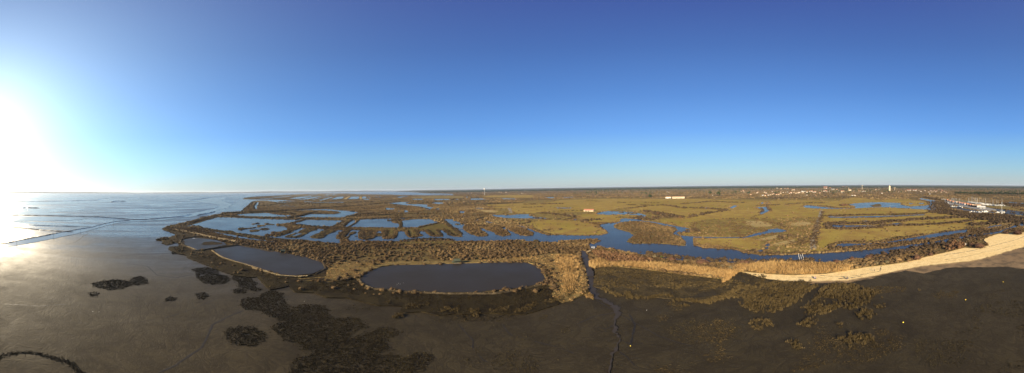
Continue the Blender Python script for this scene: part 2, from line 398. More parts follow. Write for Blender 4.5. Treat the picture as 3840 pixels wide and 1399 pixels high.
region('rough', "G 0,420 330,410 800,407 770,500 720,700 720,780 500,800 100,805 0,790 F 1466,795 1466,640 950,600 720,600 700,560 700,450 900,420", Z + .07, mROUGH, 'rough_pasture')
for s in ("G 470,470 600,445 710,455 700,480 600,495 500,490", "G 0,440 150,440 280,470 270,500 100,505 0,480", "G 120,640 350,590 410,600 300,640 150,660", "G 270,700 420,660 530,640 520,680 380,710"):
    region('meadow', s, Z + .09, mYEL, 'pasture')
region('yellow', "V6 1150,565 1250,555 1720,580 1730,600 1600,640 1430,630 1300,590", Z + .05, mYEL, 'pasture')
for s in ("V6 1300,240 1500,215 2000,205 2576,205 2576,270 2000,265 1500,262", "V6 1420,440 1800,425 2300,405 2576,400 2576,440 1900,475 1500,480", "V6 1550,500 1900,490 2576,500 2576,520 1850,530 1550,520",
          "V6 50,235 600,220 900,235 900,280 400,285 0,285", "V5 1850,260 2576,215 2576,285 1900,285"):
    region('meadow', s, Z + .05, mROUGH if 'V6 50' in s or 'V5' in s else mMEAD, 'meadow')
region('far_yellow', "V5 220,310 380,230 415,235 310,312", Z + .06, mYEL, 'pasture', rough=False)
region('far_yellow', "V5 620,298 635,240 680,240 690,298", Z + .06, mYEL, 'pasture', rough=False)
# ponds and river
WEST = ("V2 -60,400 0,380 300,300 560,215 750,165 1000,170 1500,190 2000,212 2576,222 V3 100,225 370,218 200,255 60,300 0,310 V2 2480,300 2300,320 2150,350 2200,380 2350,390 2430,430 2440,465 2250,530 2120,515 2060,530 2050,575 1890,590 1900,625 2150,635 V3 0,530 200,470 330,425 450,430 "
        "600,440 700,440 850,460 1050,465 1060,480 1150,500 1200,480 1330,480 1300,520 1220,530 1240,570 1190,620 1170,690 1260,700 1280,760 1260,800 900,780 600,745 400,715 200,700 V2 2576,715 2200,680 1900,640 1600,600 1400,570 1180,545 1080,500 900,500 700,470 450,430 290,385 170,370")
EAST = ("V3 1370,640 1400,580 1500,490 1560,470 1620,475 1790,480 1760,540 1710,580 1720,680 1850,700 2000,700 2080,660 2130,635 2270,625 2280,660 2330,690 2576,690 V4 180,690 310,670 300,620 340,570 330,520 420,500 490,510 540,600 620,660 830,650 930,620 920,590 850,560 850,520 920,505 1000,520 1080,600 1180,640 1430,640 1420,590 1340,490 1360,480 1470,500 1600,590 1680,640 1890,640 1890,580 1750,490 "
        "1820,450 1700,420 1550,310 1440,215 1650,215 1700,250 1860,300 1940,340 1950,370 1915,400 1915,460 2050,560 2250,630 2350,640 2490,630 V7 310,600 300,560 130,450 210,440 420,520 560,600 700,635 850,600 870,570 780,490 600,400 720,410 860,500 1100,600 1250,625 1400,600 1420,560 1180,420 1020,370 1060,355 1300,440 1600,552 1780,600 1900,600 2200,600 V8 0,465 300,470 600,465 720,430 690,390 620,360 560,310 600,280 700,260 850,250 920,235 920,190 1000,178 1190,190 1280,145 1190,122 1000,114 700,120 540,108 530,95 590,75 720,55 950,65 1150,75 1280,100 1360,130 1290,170 1275,215 "
        "F 300,450 500,487 700,525 700,560 560,572 570,600 780,615 1000,620 1280,620 1350,600 1466,565 G 160,570 240,535 330,522 440,545 430,560 250,575 130,600 0,625 F 1280,630 1000,630 860,630 740,625 730,640 740,710 870,740 1180,755 1300,795 1466,820 G 190,820 500,815 740,800 950,790 1200,770 1466,745 H 150,740 500,690 900,620 1250,570 1300,545 1420,500 1490,490 P 3900,830 3900,842 H 1490,520 1330,550 1250,590 1050,630 700,700 400,765 150,805 0,830 G 1250,860 1000,890 600,905 300,905 0,895 F 1200,905 900,895 600,880 400,850 200,815 0,780 "
        "V8 850,705 550,655 500,695 420,690 400,640 400,610 310,580 480,615 575,560 540,525 200,540 0,560 V7 2400,720 2020,745 2000,775 1570,770 1420,770 1230,740 1200,710 900,715 500,740 0,745 V4 1800,745 1300,715 1000,720 500,745 0,755 V3 2100,745 1700,745 1500,745 1400,690")
PONDS = ["V3 170,310 440,225 900,235 1330,245 1320,275 1200,310 1080,400 960,385 800,390 700,385 600,375 400,365 200,330",
 "V3 1330,385 1420,310 1560,235 1680,245 1600,310 1450,400 1340,405",
 "V3 1500,400 1650,310 1720,225 2000,205 2500,195 V4 200,195 190,290 370,320 380,425 0,420 V3 1510,410",
 "V4 440,425 430,330 430,250 680,215 1100,210 1330,290 900,380 820,420 640,415", "V4 410,215 410,180 570,185 590,210",
 "V2 1150,100 1500,75 1980,60 2100,90 2300,110 2560,120 2450,150 2200,155 1700,150 1300,135",
 "V1 1340,750 1480,700 1620,668 2150,668 2240,670 2430,645 2340,600 2000,583 1700,575 1400,583 1200,592 1400,570 1700,555 2090,545 2420,570 V5 0,560 180,575 370,590 620,620 500,670 310,725 300,750 0,750 V1 1900,755",
 "V1 330,490 390,385 460,380 410,500 430,555 350,545 320,520",
 "V1 480,290 800,282 800,292 480,300", "V1 750,265 1250,228 1250,238 850,270", "V1 650,330 1100,335 1100,352 870,370 700,350", "V1 870,380 1090,375 1380,350 1390,356 1100,385 900,388",
 "V1 1530,360 1760,364 1750,375 1540,376", "V1 1740,385 2500,372 2500,386 1740,398",
 "V1 1180,295 1400,250 1800,225 1700,245 1500,290 1300,300", "V1 1620,210 1870,180 1880,186 1650,216", "V1 1400,315 1500,300 1700,260 1900,235 2000,228 1850,265 1620,310 1450,320",
 "V1 1700,315 1900,275 2160,225 2200,225 2000,265 1760,320", "V1 2040,205 2130,185 2200,180 2100,210", "V1 2200,200 2280,180 2310,182 2250,208", "V1 2310,205 2340,185 2355,200",
 "V1 1880,335 1990,305 2200,250 2250,255 2080,310 1950,340", "V1 2180,310 2360,245 2520,240 2480,290 2300,312", "V5 340,305 440,240 630,240 610,300", "V5 690,290 700,240 780,240 820,285", "V5 720,305 900,295 850,320 730,322",
 "V5 1520,260 1600,235 1790,230 1790,240 1620,268", "V5 1860,315 1950,300 2150,295 2180,320 2000,322", "V6 180,330 185,298 560,303 572,326", "V6 690,316 720,298 770,303 770,320", "V6 1030,318 1080,288 1350,288 1450,318 1100,323",
 "V6 1780,283 2160,293 2150,305 1850,307", "V5 1340,410 1600,375 1880,375 1780,410 1850,430 2050,425 2300,440 2260,470 2290,490 2450,500 2320,555 2220,560 2200,520 2130,495 1900,465 1620,450 1500,440",
 "V6 100,412 200,380 380,385 430,405 300,427", "V5 1250,560 1270,518 1340,518 1480,533 1480,562", "V5 1710,578 1800,583 1815,622 1715,627", "V5 1540,600 1600,590 1640,605 1560,618", "V6 770,642 820,598 975,603 900,644", "V6 225,552 240,528 310,523 310,556", "V6 1150,518 1450,522 1370,538 1200,538",
 "V6 945,268 965,232 1005,268", "V6 850,710 900,700 930,712 890,722", "V7 390,120 420,105 700,115 900,115 1050,95 1310,95 1320,130 1450,155 1700,185 1760,205 1700,210 1400,200 900,190 700,185 500,150", "V7 250,263 400,278 450,300 300,308", "V7 0,242 60,218 140,250", "V7 60,218 150,190 230,170 240,178 150,205 70,230",
 "V7 2160,125 2200,108 2270,110 2270,132", "V7 2390,237 2400,205 2450,205 2450,237", "E 620,333 810,335 810,342 640,346", "E 470,199 600,202 600,214 520,213", "E 700,205 840,197 840,204 720,212",
 "G 90,295 215,280 260,325 160,370 140,350 180,330 160,305", "G 215,265 222,230 232,233 228,262", "G 150,240 185,230 187,246 160,253",
 "G 620,275 660,262 800,280 980,298 1180,298 1200,280 1110,262 1180,245 1330,235 1466,232 H 220,282 205,298 310,318 460,310 522,298 500,262 400,238 430,232 600,262 610,330 625,360 480,352 200,335 0,325 G 1370,292 1200,300 1050,307 900,305 760,303 640,290",
 "G 970,722 1000,700 1050,690 1250,695 1466,683 H 60,690 350,640 700,580 920,558 900,587 500,652 300,682 60,702 G 1200,715 1000,732", "H 1080,545 1130,528 1270,503 1285,513 1120,545", "H 930,512 990,508 960,524",
 "G 900,388 1000,394 1466,384 H 280,408 460,400 460,409 0,427 G 1466,400 1000,405 900,402", "G 900,478 1100,488 1466,493 H 130,498 215,488 215,510 100,517 G 1000,512 900,498", "G 1265,440 1330,437 1320,449",
 "F 860,290 885,286 880,305 862,303", "F 1130,292 1180,268 1215,270 1180,297 1150,302", "F 1410,292 1466,283 1466,305", "G 200,708 235,690 262,690 250,718 215,725", "G 200,735 240,730 240,748 205,752", "G 108,772 180,757 182,777 130,785",
 "H 300,283 345,283 340,292 305,293", "H 405,282 450,279 452,290 410,293",
 "V2 560,520 760,560 1000,620 1300,680 1700,730 2100,770 2100,757 1700,700 1350,640 1050,580 800,540 620,510"]
region('water', WEST, Z + .12, mWATER, 'pond_water')
region('water', EAST, Z + .12, mWATER, 'river_water')
for s in PONDS: region('water', s, Z + .12, mWATER, 'pond_water', amp=0.0015)
for a, b in (("820,480", "1090,540"), ("920,466", "1180,525"), ("1010,450", "1250,500"), ("1120,446", "1330,492")):
    p = px("V1 " + a + " " + b)
    region('water', [(p[0][0] - 2, p[0][1] - .9), (p[1][0] + 2, p[1][1] - .4), (p[1][0], p[1][1] + .5), (p[0][0] - 3, p[0][1] + .1)], Z + .12, mWATER, 'pond_water', rough=False)
for a, b in (("1000,232", "1080,270"), ("1090,232", "1160,265"), ("830,235", "880,265")):
    p = px("V5 " + a + " " + b)
    region('water', [(p[0][0], p[0][1]), (p[0][0] + 4, p[0][1]), (p[1][0] + 2, p[1][1]), (p[1][0] - 3, p[1][1])], Z + .12, mWATER, 'pond_water', rough=False)
mQUAY = plain('quay_concrete', (0.20, 0.18, 0.145), 0.85, 0.25, 0.3)
mYARD = ground_mat('sandy_boatyard', (0.26, 0.21, 0.11), (0.22, 0.18, 0.10), (0.15, 0.13, 0.07), s1=.02, s2=.1)
region('yard', "H 470,214 560,226 640,240 800,245 1000,272 1290,306 1360,320 1330,325 1090,316 950,296 800,272 690,262 560,240 460,222", Z + .05, mYARD, 'boatyard')
region('meadow', "H 1000,300 1100,308 1340,322 1490,362 1560,380 1560,392 1490,376 1300,345 1080,325", Z + .06, mROUGH, 'meadow')
region('hwater', "H 830,272 950,299 1080,322 1220,348 1490,374 1600,388 1600,425 1490,412 1300,396 1215,374 1205,362 1085,345 960,322 830,290", Z + .12, mPOND, 'harbour_water')
region('hwater', "H 690,318 760,318 900,345 1010,362 1200,378 1180,390 1000,378 880,362 760,340", Z + .12, mPOND, 'harbour_water')
region('yard', "H 670,250 760,258 880,285 980,310 1080,328 1200,352 1205,364 1100,366 1000,352 900,331 800,306 690,299 670,280", 1.2, mQUAY, 'quay', 1.4, rough=False)
region('meadow', "H 1360,405 1440,408 1490,420 1400,428 1330,415", Z + .07, mYEL, 'pasture')
region('hwater', "P 3770,758 3840,762 3900,766 3900,772 3840,768 3790,763", Z + .12, mWATER, 'pond_water')
# side runnels that feed the creek
for s, w in (('L3 672,640 560,660 470,700', .5), ('L3 690,775 740,800 800,790', .35), ('L3 668,700 620,720 560,715', .35), ('L3 676,830 720,860 760,905', .35), ('W2 340,335 400,325 440,310 465,290', .5), ('W4 250,590 290,650 330,680', .35), ('W3 890,540 940,600 1010,670 1015,730', .45), ('W4 0,660 45,710 45,770', .35), ('W4 80,805 120,850 165,865', .35), ('W5 300,520 340,600 310,740', .5), ('L1 1090,560 1000,600 900,640 800,670', .3), ('L1 20,600 200,610 330,600', .35), ('W4 460,710 620,750 760,800', .35)):
    ridge('creek_line', world(s, False, step=8), w, .02, mRUT, z=.004, wob=.6)
# islands in the ponds and the river
ISL = {'scrub': ["V8 820,300 830,340 950,380 1080,420 1150,465 1130,500 1050,540 1040,580 1150,605 1500,600 1700,612 F 640,715 640,680 590,610 490,580 555,540 530,510 400,490 300,462 170,445 V8 1150,225 1000,240 900,260"],
 'scrub_dark': ["V2 1250,440 1340,425 1440,440 1660,405 1665,425 1450,460 1340,470 1330,490 1270,480", "V2 1565,330 1730,305 1730,322 1580,348", "V2 1530,485 1600,475 1760,475 1765,500 1600,525 1545,515", "V2 1790,455 1850,435 1980,440 1985,465 1880,485 1800,475",
  "V2 1685,395 1720,360 1880,358 1900,375 1780,395 1740,415", "V2 1885,325 1950,310 2000,335 2120,345 2110,358 1900,350", "V2 170,375 290,380 450,430 700,470 900,500 1080,500 1180,545 1400,570 1600,600 1900,640 2200,680 2576,722 2576,760 2200,720 1800,690 1500,650 1250,610 1000,575 750,530 500,480 300,430 180,405",
  "V3 -60,640 0,610 250,545 300,490 400,450 550,420 690,445 700,475 560,510 400,590 330,640 200,665 0,660", "V3 540,650 600,610 740,560 850,490 950,470 1150,490 1155,515 1000,560 900,620 870,660 780,685 580,670",
  "V3 1380,670 1480,610 1500,550 1600,515 1640,535 1600,570 1500,600 1480,650 1420,690", "V3 2130,570 2270,570 2290,620 2130,630", "V4 1720,335 1760,325 1820,335 1810,355 1740,352", "V4 1845,325 1900,320 1920,335 1870,345",
  "V4 380,290 440,290 440,420 380,425", "V7 1420,750 1440,725 1500,725 1565,745 1555,765 1430,765", "V1 1620,672 1750,640 2230,655 2230,668 1700,668", "V1 1090,700 1115,700 1115,712 1090,712", "V1 1525,705 1560,700 1560,715 1530,718", "V8 890,75 980,72 975,82 895,82", "V8 1040,85 1190,88 1190,102 1050,97",
  "V5 2460,525 2520,520 2520,540 2470,540", "V5 0,610 70,605 90,630 175,635 170,645 0,645", "V3 1660,235 1710,235 1700,270 1650,265", "V2 2100,625 2300,560 2576,450 2576,520 2300,610 2160,645"],
 'island_grass': ["G 1362,268 1410,255 1466,252 H 15,300 10,320 G 1400,285"]}
for code, L in ISL.items():
    for s in L: region(code, s, Z + .35, mLAND, 'island', 0.4, amp=0.004)
region('hole', "V3 90,620 230,570 310,568 330,580 230,625 120,635", Z + .37, mWATER, 'pond_water')
region('hole', "V3 1790,640 1840,590 1870,600 1850,650", Z + .15, mWATER, 'pond_water')
region('hole', "V3 2145,555 2150,510 2220,495 2270,520 2280,560", Z + .15, mWATER, 'pond_water')
# foreground ponds
region('fwater', "W1 720,358 900,330 1100,300 1250,325 1443,355 L2 100,330 170,345 250,360 330,375 400,400 415,430 360,455 270,465 200,460 120,440 0,405 W1 1443,640 1150,550 850,465 790,430", Z + .12, mPOND, 'pond_water')
region('fwater', "W1 320,220 450,195 560,200 750,225 850,250 900,290 800,310 650,345 480,365 380,320 340,290", Z + .12, mPOND, 'pond_water')
region('salt', "W1 560,280 600,255 700,245 830,265 850,280 760,290 600,295", Z + .2, mSALT, 'saltmarsh')
region('fwater', "L2 585,480 620,450 690,425 750,415 900,412 1252,402 L3 130,400 230,403 280,420 310,450 318,480 300,505 200,525 0,545 L2 1252,548 1000,548 800,540 650,525 600,505", Z + .12, mPOND, 'pond_water', amp=0.002)
region('creek', "L3 490,360 515,370 530,420 560,480 560,530 590,570 640,590 680,620 688,650 672,680 664,740 692,776 672,815 646,862 634,945 624,945 636,865 664,800 683,777 656,740 655,690 660,650 640,610 590,585 550,570 520,540 530,500 510,430", 0.03, mCREEK, 'creek_water', amp=.009)
region('creek', "P 2178,940 2197,945 2212,975 2228,1040 2200,1040 2196,1000 2180,960", Z + .1, mCREEK, 'creek_water')
# tidal channel and wet shallows out on the flat
region('chan', "A 0,795 300,735 600,680 800,640 1000,605 1150,580 1300,540 1450,510 1600,490 1876,487 B 200,470 400,455 500,430 550,400 650,380 800,345 880,310 870,292 780,280 560,250 500,240 600,232 800,210 950,200 980,210 900,235 950,260 1040,290 1000,330 850,370 700,410 560,440 300,470 200,485 0,495 A 1876,497 1600,510 1450,530 1300,565 1100,625 900,675 600,735 300,795 0,840 P -120,950 -120,935", 0.02, mCHAN, 'channel_water')
mSHEEN = water_material('water_film', (0.05, 0.045, 0.04), 0.22, 0.3, 0.3)
region('chan', "B 700,450 850,372 1000,332 1050,290 1100,240 1180,225 1290,250 1280,290 1180,340 1160,380 900,395 800,425", 0.015, mSHEEN, 'wet_shallows')
region('chan', "B 1180,225 1000,200 1100,175 1300,165 1450,170 1300,190 1180,215 1300,235 1500,240 1675,265 1400,260 1290,250", 0.015, mSHEEN, 'wet_shallows')
for s in ("A 0,262 600,255 1200,240 1400,235 1750,245 1400,262 1100,272 700,290 300,300 0,300", "A 0,345 300,350 800,340 1250,350 1000,370 600,390 950,410 700,425 0,420", "A 0,200 500,205 1100,200 1300,215 900,225 0,228",
          "A 0,440 500,445 1000,452 1100,470 900,490 500,500 0,500", "A 1300,205 1420,198 1400,212 1320,220", "A 1560,215 1700,195 1780,215 1640,240", "B 100,208 400,190 780,200 700,215 400,225 100,225", "B 0,300 200,290 440,310 200,325 0,325", "B 530,240 640,228 700,240 560,252",
          "B 600,175 900,165 950,178 700,190", "A 700,540 1300,545 1150,570 900,560"):
    region('chan', s, 0.012, mSHEEN, 'wet_shallows', amp=0.01)
# low mud ledges beside the channels
for s, w, h in (("A -60,805 0,790 300,730 600,675 800,635 1000,600 1150,576 1300,536 1450,506 1650,488", 6, .8), ("A -60,425 0,425 400,430 900,438 1250,448 1500,466 1700,482 1876,482", 8, 1.1), ("A 0,255 700,250 1200,240 1310,212 1700,207", 30, 2),
                ("A 0,570 300,590 600,618 940,638", 5, .8), ("A 330,545 700,560 1000,570", 4, .5), ("B 0,475 200,458 400,440 530,410", 12, .9), ("B 600,380 800,345 875,312", 9, .8), ("B 590,428 700,410 830,382", 5, 1.3), ("B 600,438 730,442", 2.5, .7), ("A 1400,262 1480,248 1580,252", 20, 3),
                ("B 510,240 640,230 700,215", 14, 2), ("B 660,215 780,205", 20, 3), ("A 280,340 330,328 360,335 500,338", 8, 2), ("#A 820,800 940,765 1030,710 1040,690 1120,652", 1.6, .35), ("#A 0,705 110,715 160,740", 1.6, .3), ("#A 0,878 90,876 250,890 300,925", 1.5, .3),
                ("#L1 560,400 640,405 720,415 770,460 860,472 950,455", 1.0, .18), ("#L1 590,362 830,352", 1.6, .3), ("#L1 770,938 850,905 930,850 985,815 1010,770 1040,700 1120,660 1190,632", .9, .2), ("#L3 470,520 700,660 880,760 1040,810", .45, .1)):
    if s[0] == '#': ridge('creek_line', world(s[1:], False), w * .8, .02, mRUT, z=.004)
    else: ridge('mud_ledge', world(s, False), w, h, mMUD, z=-.02)
# banks round the foreground ponds
for s, w, h, m in (("W1 280,225 340,200 450,185 560,175", 2.4, .8, mBANK), ("W1 280,225 275,260 300,290 380,320 430,340 485,365", 2.2, .7, mBANK), ("W1 485,368 650,348 850,318 1080,292", 3, .9, mBANK),
                   ("W1 700,370 790,435 850,470 1000,520 1150,560 1300,610 1443,660 L2 60,430 140,452 200,468 280,473 360,462", 1.2, .6, mBANK),
                   ("W1 1090,300 1250,330 1443,360 L2 100,335 170,350", 2.2, .7, mBANK), ("L2 330,375 405,400 420,430 365,460", 1.6, .5, mBANK),
                   ("L2 580,480 600,508 650,530 800,546 1000,554 1252,554 L3 200,531 300,511 322,480", 1.5, .7, mBANK), ("L2 580,480 615,448 690,421 750,411 900,408 1252,399 L3 130,396 230,398 285,416 316,450 322,480", 1.6, .5, mHAY)):
    ridge('pond_wall' if m is mSTONE else 'earth_bank', world(s, False), w, h, m, z=Z, seg=0.9 if m is mSTONE else None, wob=0.5 if m is mSTONE else .25)
# tide lines of seaweed on the beach
for s, w in (("X3 0,660 150,630 400,595 540,572 700,540 900,495 1000,470 1150,435 1400,370 1600,320 1700,295 1850,250 2010,180", .7), ("X3 0,770 240,740 330,730 560,685 830,630 1000,575 1300,530 1560,460 1800,400", .4), ("X3 0,815 100,805 330,770", .3),
             ("W6 700,250 800,262 950,255 1128,222 W7 120,185 200,170 330,160", .45), ("W6 830,275 930,268 1000,255", .9), ("W6 500,262 650,270 760,268", .35)):
    for i in range(0, 1): tag(ridge('wrack_line', world(s, False, step=6), w, .05, mWRACK, z=.13, wob=.9, seg=.7), kind='structure')
# tracks and drove roads
for s, w, m in (("G 822,315 800,400 770,500 745,600 725,700 735,760", 5, mPATH), ("E 30,335 55,400", 7, mPATH), ("V3 1400,200 1350,300 1200,400", 2.5, mPATH), ("V3 1430,440 1330,560 1260,640", 2.5, mPATH), ("L2 150,430 300,480 450,470 560,440", 1.2, mHAY)):
    ridge('track', world(s, False), w, .06, m, z=Z + .1)
# ------------------------------------------------------------ planting
def region_code(xy):
    """which region of the ground each point lies on: index of the topmost one"""
    out = np.full(len(xy), -1)
    for k, (code, P) in enumerate(REG):
        lo = P.min(0); hi = P.max(0)
        m = np.where((xy[:, 0] >= lo[0]) & (xy[:, 0] <= hi[0]) & (xy[:, 1] >= lo[1]) & (xy[:, 1] <= hi[1]))[0]
        if not len(m): continue
        out[m[inside(xy[m], P)]] = k
    return out
def inside(q, P):
    x, y = q[:, 0], q[:, 1]; r = np.zeros(len(q), bool)
    x0, y0 = P[-1]
    for x1, y1 in P:
        if y0 != y1:
            c = ((y1 > y) != (y0 > y)) & (x < (x0 - x1) * (y - y1) / (y0 - y1) + x1)
            r ^= c
        x0, y0 = x1, y1
    return r
CODES = None
def codes_of(xy):
    k = region_code(xy)
    names = np.array([c for c, _ in REG] + ['mud'])
    return names[k]
def fbm2(xy, s, seed=0):
    """cheap smooth noise for density variation"""
    r = np.random.default_rng(seed); out = np.zeros(len(xy))
    for o in range(5):
        a = r.uniform(0, 2 * PI, 3); k = s * 1.9 ** o
        for t in a: out += np.sin((xy[:, 0] * math.cos(t) + xy[:, 1] * math.sin(t)) * k + r.uniform(0, 6)) / 1.5 ** o
    return out / 4

# plant templates: (verts, tris, tone offset per vert), unit radius and unit height
def T_bush(n, seed, leaf=0.30, spiky=0.5, core=True):
    r = np.random.default_rng(seed); V = []; F = []; T = []
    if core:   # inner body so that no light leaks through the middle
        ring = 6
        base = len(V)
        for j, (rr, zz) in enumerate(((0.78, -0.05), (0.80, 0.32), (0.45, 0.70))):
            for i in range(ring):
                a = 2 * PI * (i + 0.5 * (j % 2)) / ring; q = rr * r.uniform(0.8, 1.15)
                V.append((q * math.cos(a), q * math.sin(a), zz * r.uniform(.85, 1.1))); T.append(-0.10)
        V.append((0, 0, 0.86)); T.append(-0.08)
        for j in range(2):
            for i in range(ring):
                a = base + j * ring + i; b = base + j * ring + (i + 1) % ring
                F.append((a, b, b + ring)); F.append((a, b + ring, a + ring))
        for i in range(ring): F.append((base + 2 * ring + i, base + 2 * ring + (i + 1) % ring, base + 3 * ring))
    for i in range(n):
        a = r.uniform(0, 2 * PI); e = math.asin(r.uniform(0.0, 1.0)) ; d = r.uniform(0.72, 1.08)
        c = np.array((math.cos(a) * math.cos(e) * d, math.sin(a) * math.cos(e) * d, math.sin(e) * d * 0.98))
        t = r.uniform(-0.16, 0.2)
        if r.random() < spiky:    # bare twigs: a thin blade reaching outwards
            s = np.array((-math.sin(a), math.cos(a), 0)) * leaf * r.uniform(.16, .3)
            p0 = c * 0.55; k = len(V)
            V += [tuple(p0 - s), tuple(p0 + s), tuple(c * 1.12 + r.normal(0, .06, 3))]
        else:                     # a clump of fine twigs or leaves
            u = r.normal(0, 1, 3); u /= np.linalg.norm(u); v = np.cross(u, r.normal(0, 1, 3)); v /= np.linalg.norm(v)
            k = len(V); q = leaf * r.uniform(.6, 1.1)
            V += [tuple(c - u * q * .6), tuple(c + u * q * .6), tuple(c + v * q)]
        F.append((k, k + 1, k + 2)); T += [t] * 3
    V = np.array(V, np.float32); V[:, 2] = np.maximum(V[:, 2], -0.05)
    return V, np.array(F, np.int32), np.array(T, np.float32)
def T_tuft(n, seed, w=0.10, lean=0.5, spread=0.75):
    """grass or reed tuft: blades standing up from the ground"""
    r = np.random.default_rng(seed); V = []; F = []; T = []
    for i in range(n):
        a = r.uniform(0, 2 * PI); d = spread * math.sqrt(r.uniform(0, 1)); b = r.uniform(0, PI)
        x, y = d * math.cos(a), d * math.sin(a); ww = w * r.uniform(.7, 1.5); h = r.uniform(.6, 1.08) * (1 - 0.35 * d)
        lx, ly = lean * r.normal(0, .3) + x * .25, lean * r.normal(0, .3) + y * .25
        k = len(V)
        V += [(x - ww * math.cos(b), y - ww * math.sin(b), 0), (x + ww * math.cos(b), y + ww * math.sin(b), 0),
              (x + lx + ww * .5 * math.cos(b), y + ly + ww * .5 * math.sin(b), h), (x + lx - ww * .5 * math.cos(b), y + ly - ww * .5 * math.sin(b), h)]
        F += [(k, k + 1, k + 2), (k, k + 2, k + 3)]; t = r.uniform(-.15, .15); T += [t - .05, t - .05, t + .06, t + .06]
    return np.array(V, np.float32), np.array(F, np.int32), np.array(T, np.float32)
def T_pine(n, seed):
    r = np.random.default_rng(seed); V = []; F = []; T = []
    for k0 in range(4):       # trunk
        a = k0 * PI / 2; V.append((.03 * math.cos(a), .03 * math.sin(a), 0)); T.append(-.3)
    V.append((0, 0, .8)); T.append(-.3)
    for k0 in range(4): F.append((k0, (k0 + 1) % 4, 4))
    for i in range(n):
        a = r.uniform(0, 2 * PI); e = r.uniform(-0.6, 1.4); d = r.uniform(.35, 1.0)
        c = np.array((math.cos(a) * math.cos(e) * d * .45, math.sin(a) * math.cos(e) * d * .45, .66 + .34 * math.sin(e) * d))
        u = r.normal(0, 1, 3); u /= np.linalg.norm(u); v = np.cross(u, r.normal(0, 1, 3)); v /= np.linalg.norm(v)
        q = .17 * r.uniform(.7, 1.2); k = len(V)
        V += [tuple(c - u * q), tuple(c + u * q), tuple(c + v * q * 1.3)]; F.append((k, k + 1, k + 2)); T += [r.uniform(-.15, .15)] * 3
    return np.array(V, np.float32), np.array(F, np.int32), np.array(T, np.float32)
def T_bare(n, seed):
    """leafless tree: trunk, limbs and a haze of twigs"""
    r = np.random.default_rng(seed); V = []; F = []; T = []
    def blade(p, q, w, t):
        k = len(V); s = np.cross(q - p, r.normal(0, 1, 3)); s = s / (np.linalg.norm(s) + 1e-9) * w
        V.extend([tuple(p - s), tuple(p + s), tuple(q)]); F.append((k, k + 1, k + 2)); T.extend([t] * 3)
    blade(np.array((0, 0, 0.)), np.array((0, 0, .75)), .03, -.2); blade(np.array((0, .0, 0.)), np.array((0.02, 0, .7)), .03, -.2)
    for i in range(n):
        a = r.uniform(0, 2 * PI); e = r.uniform(-.1, 1.5); d = r.uniform(.5, 1.0)
        c = np.array((math.cos(a) * math.cos(e) * d * .42, math.sin(a) * math.cos(e) * d * .42, .55 + .45 * math.sin(e) * d))
        p = np.array((c[0] * .45, c[1] * .45, .35 + (c[2] - .35) * .5))
        blade(p, c, .028, r.uniform(-.15, .2))
    return np.array(V, np.float32), np.array(F, np.int32), np.array(T, np.float32)
TPL = {
 'bush0': [T_bush(64, s, .30, .55) for s in range(5)], 'bush1': [T_bush(26, s + 20, .42, .4) for s in range(5)],
 'bush2': [T_bush(8, s + 40, .55, .3) for s in range(4)],
 'tuft0': [T_tuft(16, s, .07) for s in range(4)], 'tuft1': [T_tuft(7, s, .16) for s in range(4)], 'reed': [T_tuft(14, s + 9, .055, .25, .9) for s in range(4)],
 'pine': [T_pine(34, s) for s in range(4)], 'pine2': [T_pine(11, s + 5) for s in range(4)], 'bare': [T_bare(40, s) for s in range(4)], 'bare2': [T_bare(13, s + 6) for s in range(4)],
}
def plant(name, items, mat, label=None, cat=None, kind='stuff', z0=0.4):
    """items: list of (template, xy array, radius array, height array, tone array[, z]) -> one mesh"""
    VV, FF, TT = [], [], []; off = 0
    for it in items:
        tn, xy, rad, hgt, tone = it[:5]; z = it[5] if len(it) > 5 else z0
        n = len(xy)
        if not n: continue
        z = np.broadcast_to(np.asarray(z, float), (n,))
        which = rng.integers(0, len(TPL[tn]), n)
        for w in range(len(TPL[tn])):
            m = which == w; k = m.sum()
            if not k: continue
            V, F, T = TPL[tn][w]
            a = rng.uniform(0, 2 * PI, k); ca, sa = np.cos(a), np.sin(a)
            r_ = rad[m]; sx_ = r_ * rng.uniform(.85, 1.2, k); sy_ = r_ * rng.uniform(.85, 1.2, k)
            X = V[None, :, 0] * sx_[:, None]; Y = V[None, :, 1] * sy_[:, None]
            out = np.empty((k, len(V), 3), np.float32)
            out[:, :, 0] = X * ca[:, None] - Y * sa[:, None] + xy[m][:, 0:1]
            out[:, :, 1] = X * sa[:, None] + Y * ca[:, None] + xy[m][:, 1:2]
            out[:, :, 2] = V[None, :, 2] * hgt[m][:, None] + z[m][:, None]
            f = F[None] + (np.arange(k) * len(V))[:, None, None] + off
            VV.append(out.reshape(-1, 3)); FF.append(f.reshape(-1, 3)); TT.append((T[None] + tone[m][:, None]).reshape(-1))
            off += k * len(V)
    if not VV: return None
    V = np.concatenate(VV).astype(np.float32); F = np.concatenate(FF).astype(np.int32); T = np.concatenate(TT).astype(np.float32)
    me = bpy.data.meshes.new(name)
    me.vertices.add(len(V)); me.vertices.foreach_set('co', V.ravel())
    me.loops.add(F.size); me.loops.foreach_set('vertex_index', F.ravel())
    me.polygons.add(len(F)); me.polygons.foreach_set('loop_start', np.arange(0, F.size, 3, dtype=np.int32)); me.polygons.foreach_set('loop_total', np.full(len(F), 3, np.int32))
    at = me.attributes.new('tone', 'FLOAT', 'POINT'); at.data.foreach_set('value', T)
    me.update(calc_edges=True)
    o = link(name, me, mat)
    return tag(o, label, cat, kind=kind)
def sector(n, d0, d1, a0=-2.17, a1=2.17, p=2.0):
    """n random points between two distances from the dunes, even per area for p = 2"""
    a = rng.uniform(a0, a1, n); u = rng.uniform(0, 1, n)
    d = (d0 ** p + u * (d1 ** p - d0 ** p)) ** (1 / p) if p else d0 * (d1 / d0) ** u
    return np.stack([d * np.sin(a), d * np.cos(a)], 1), d
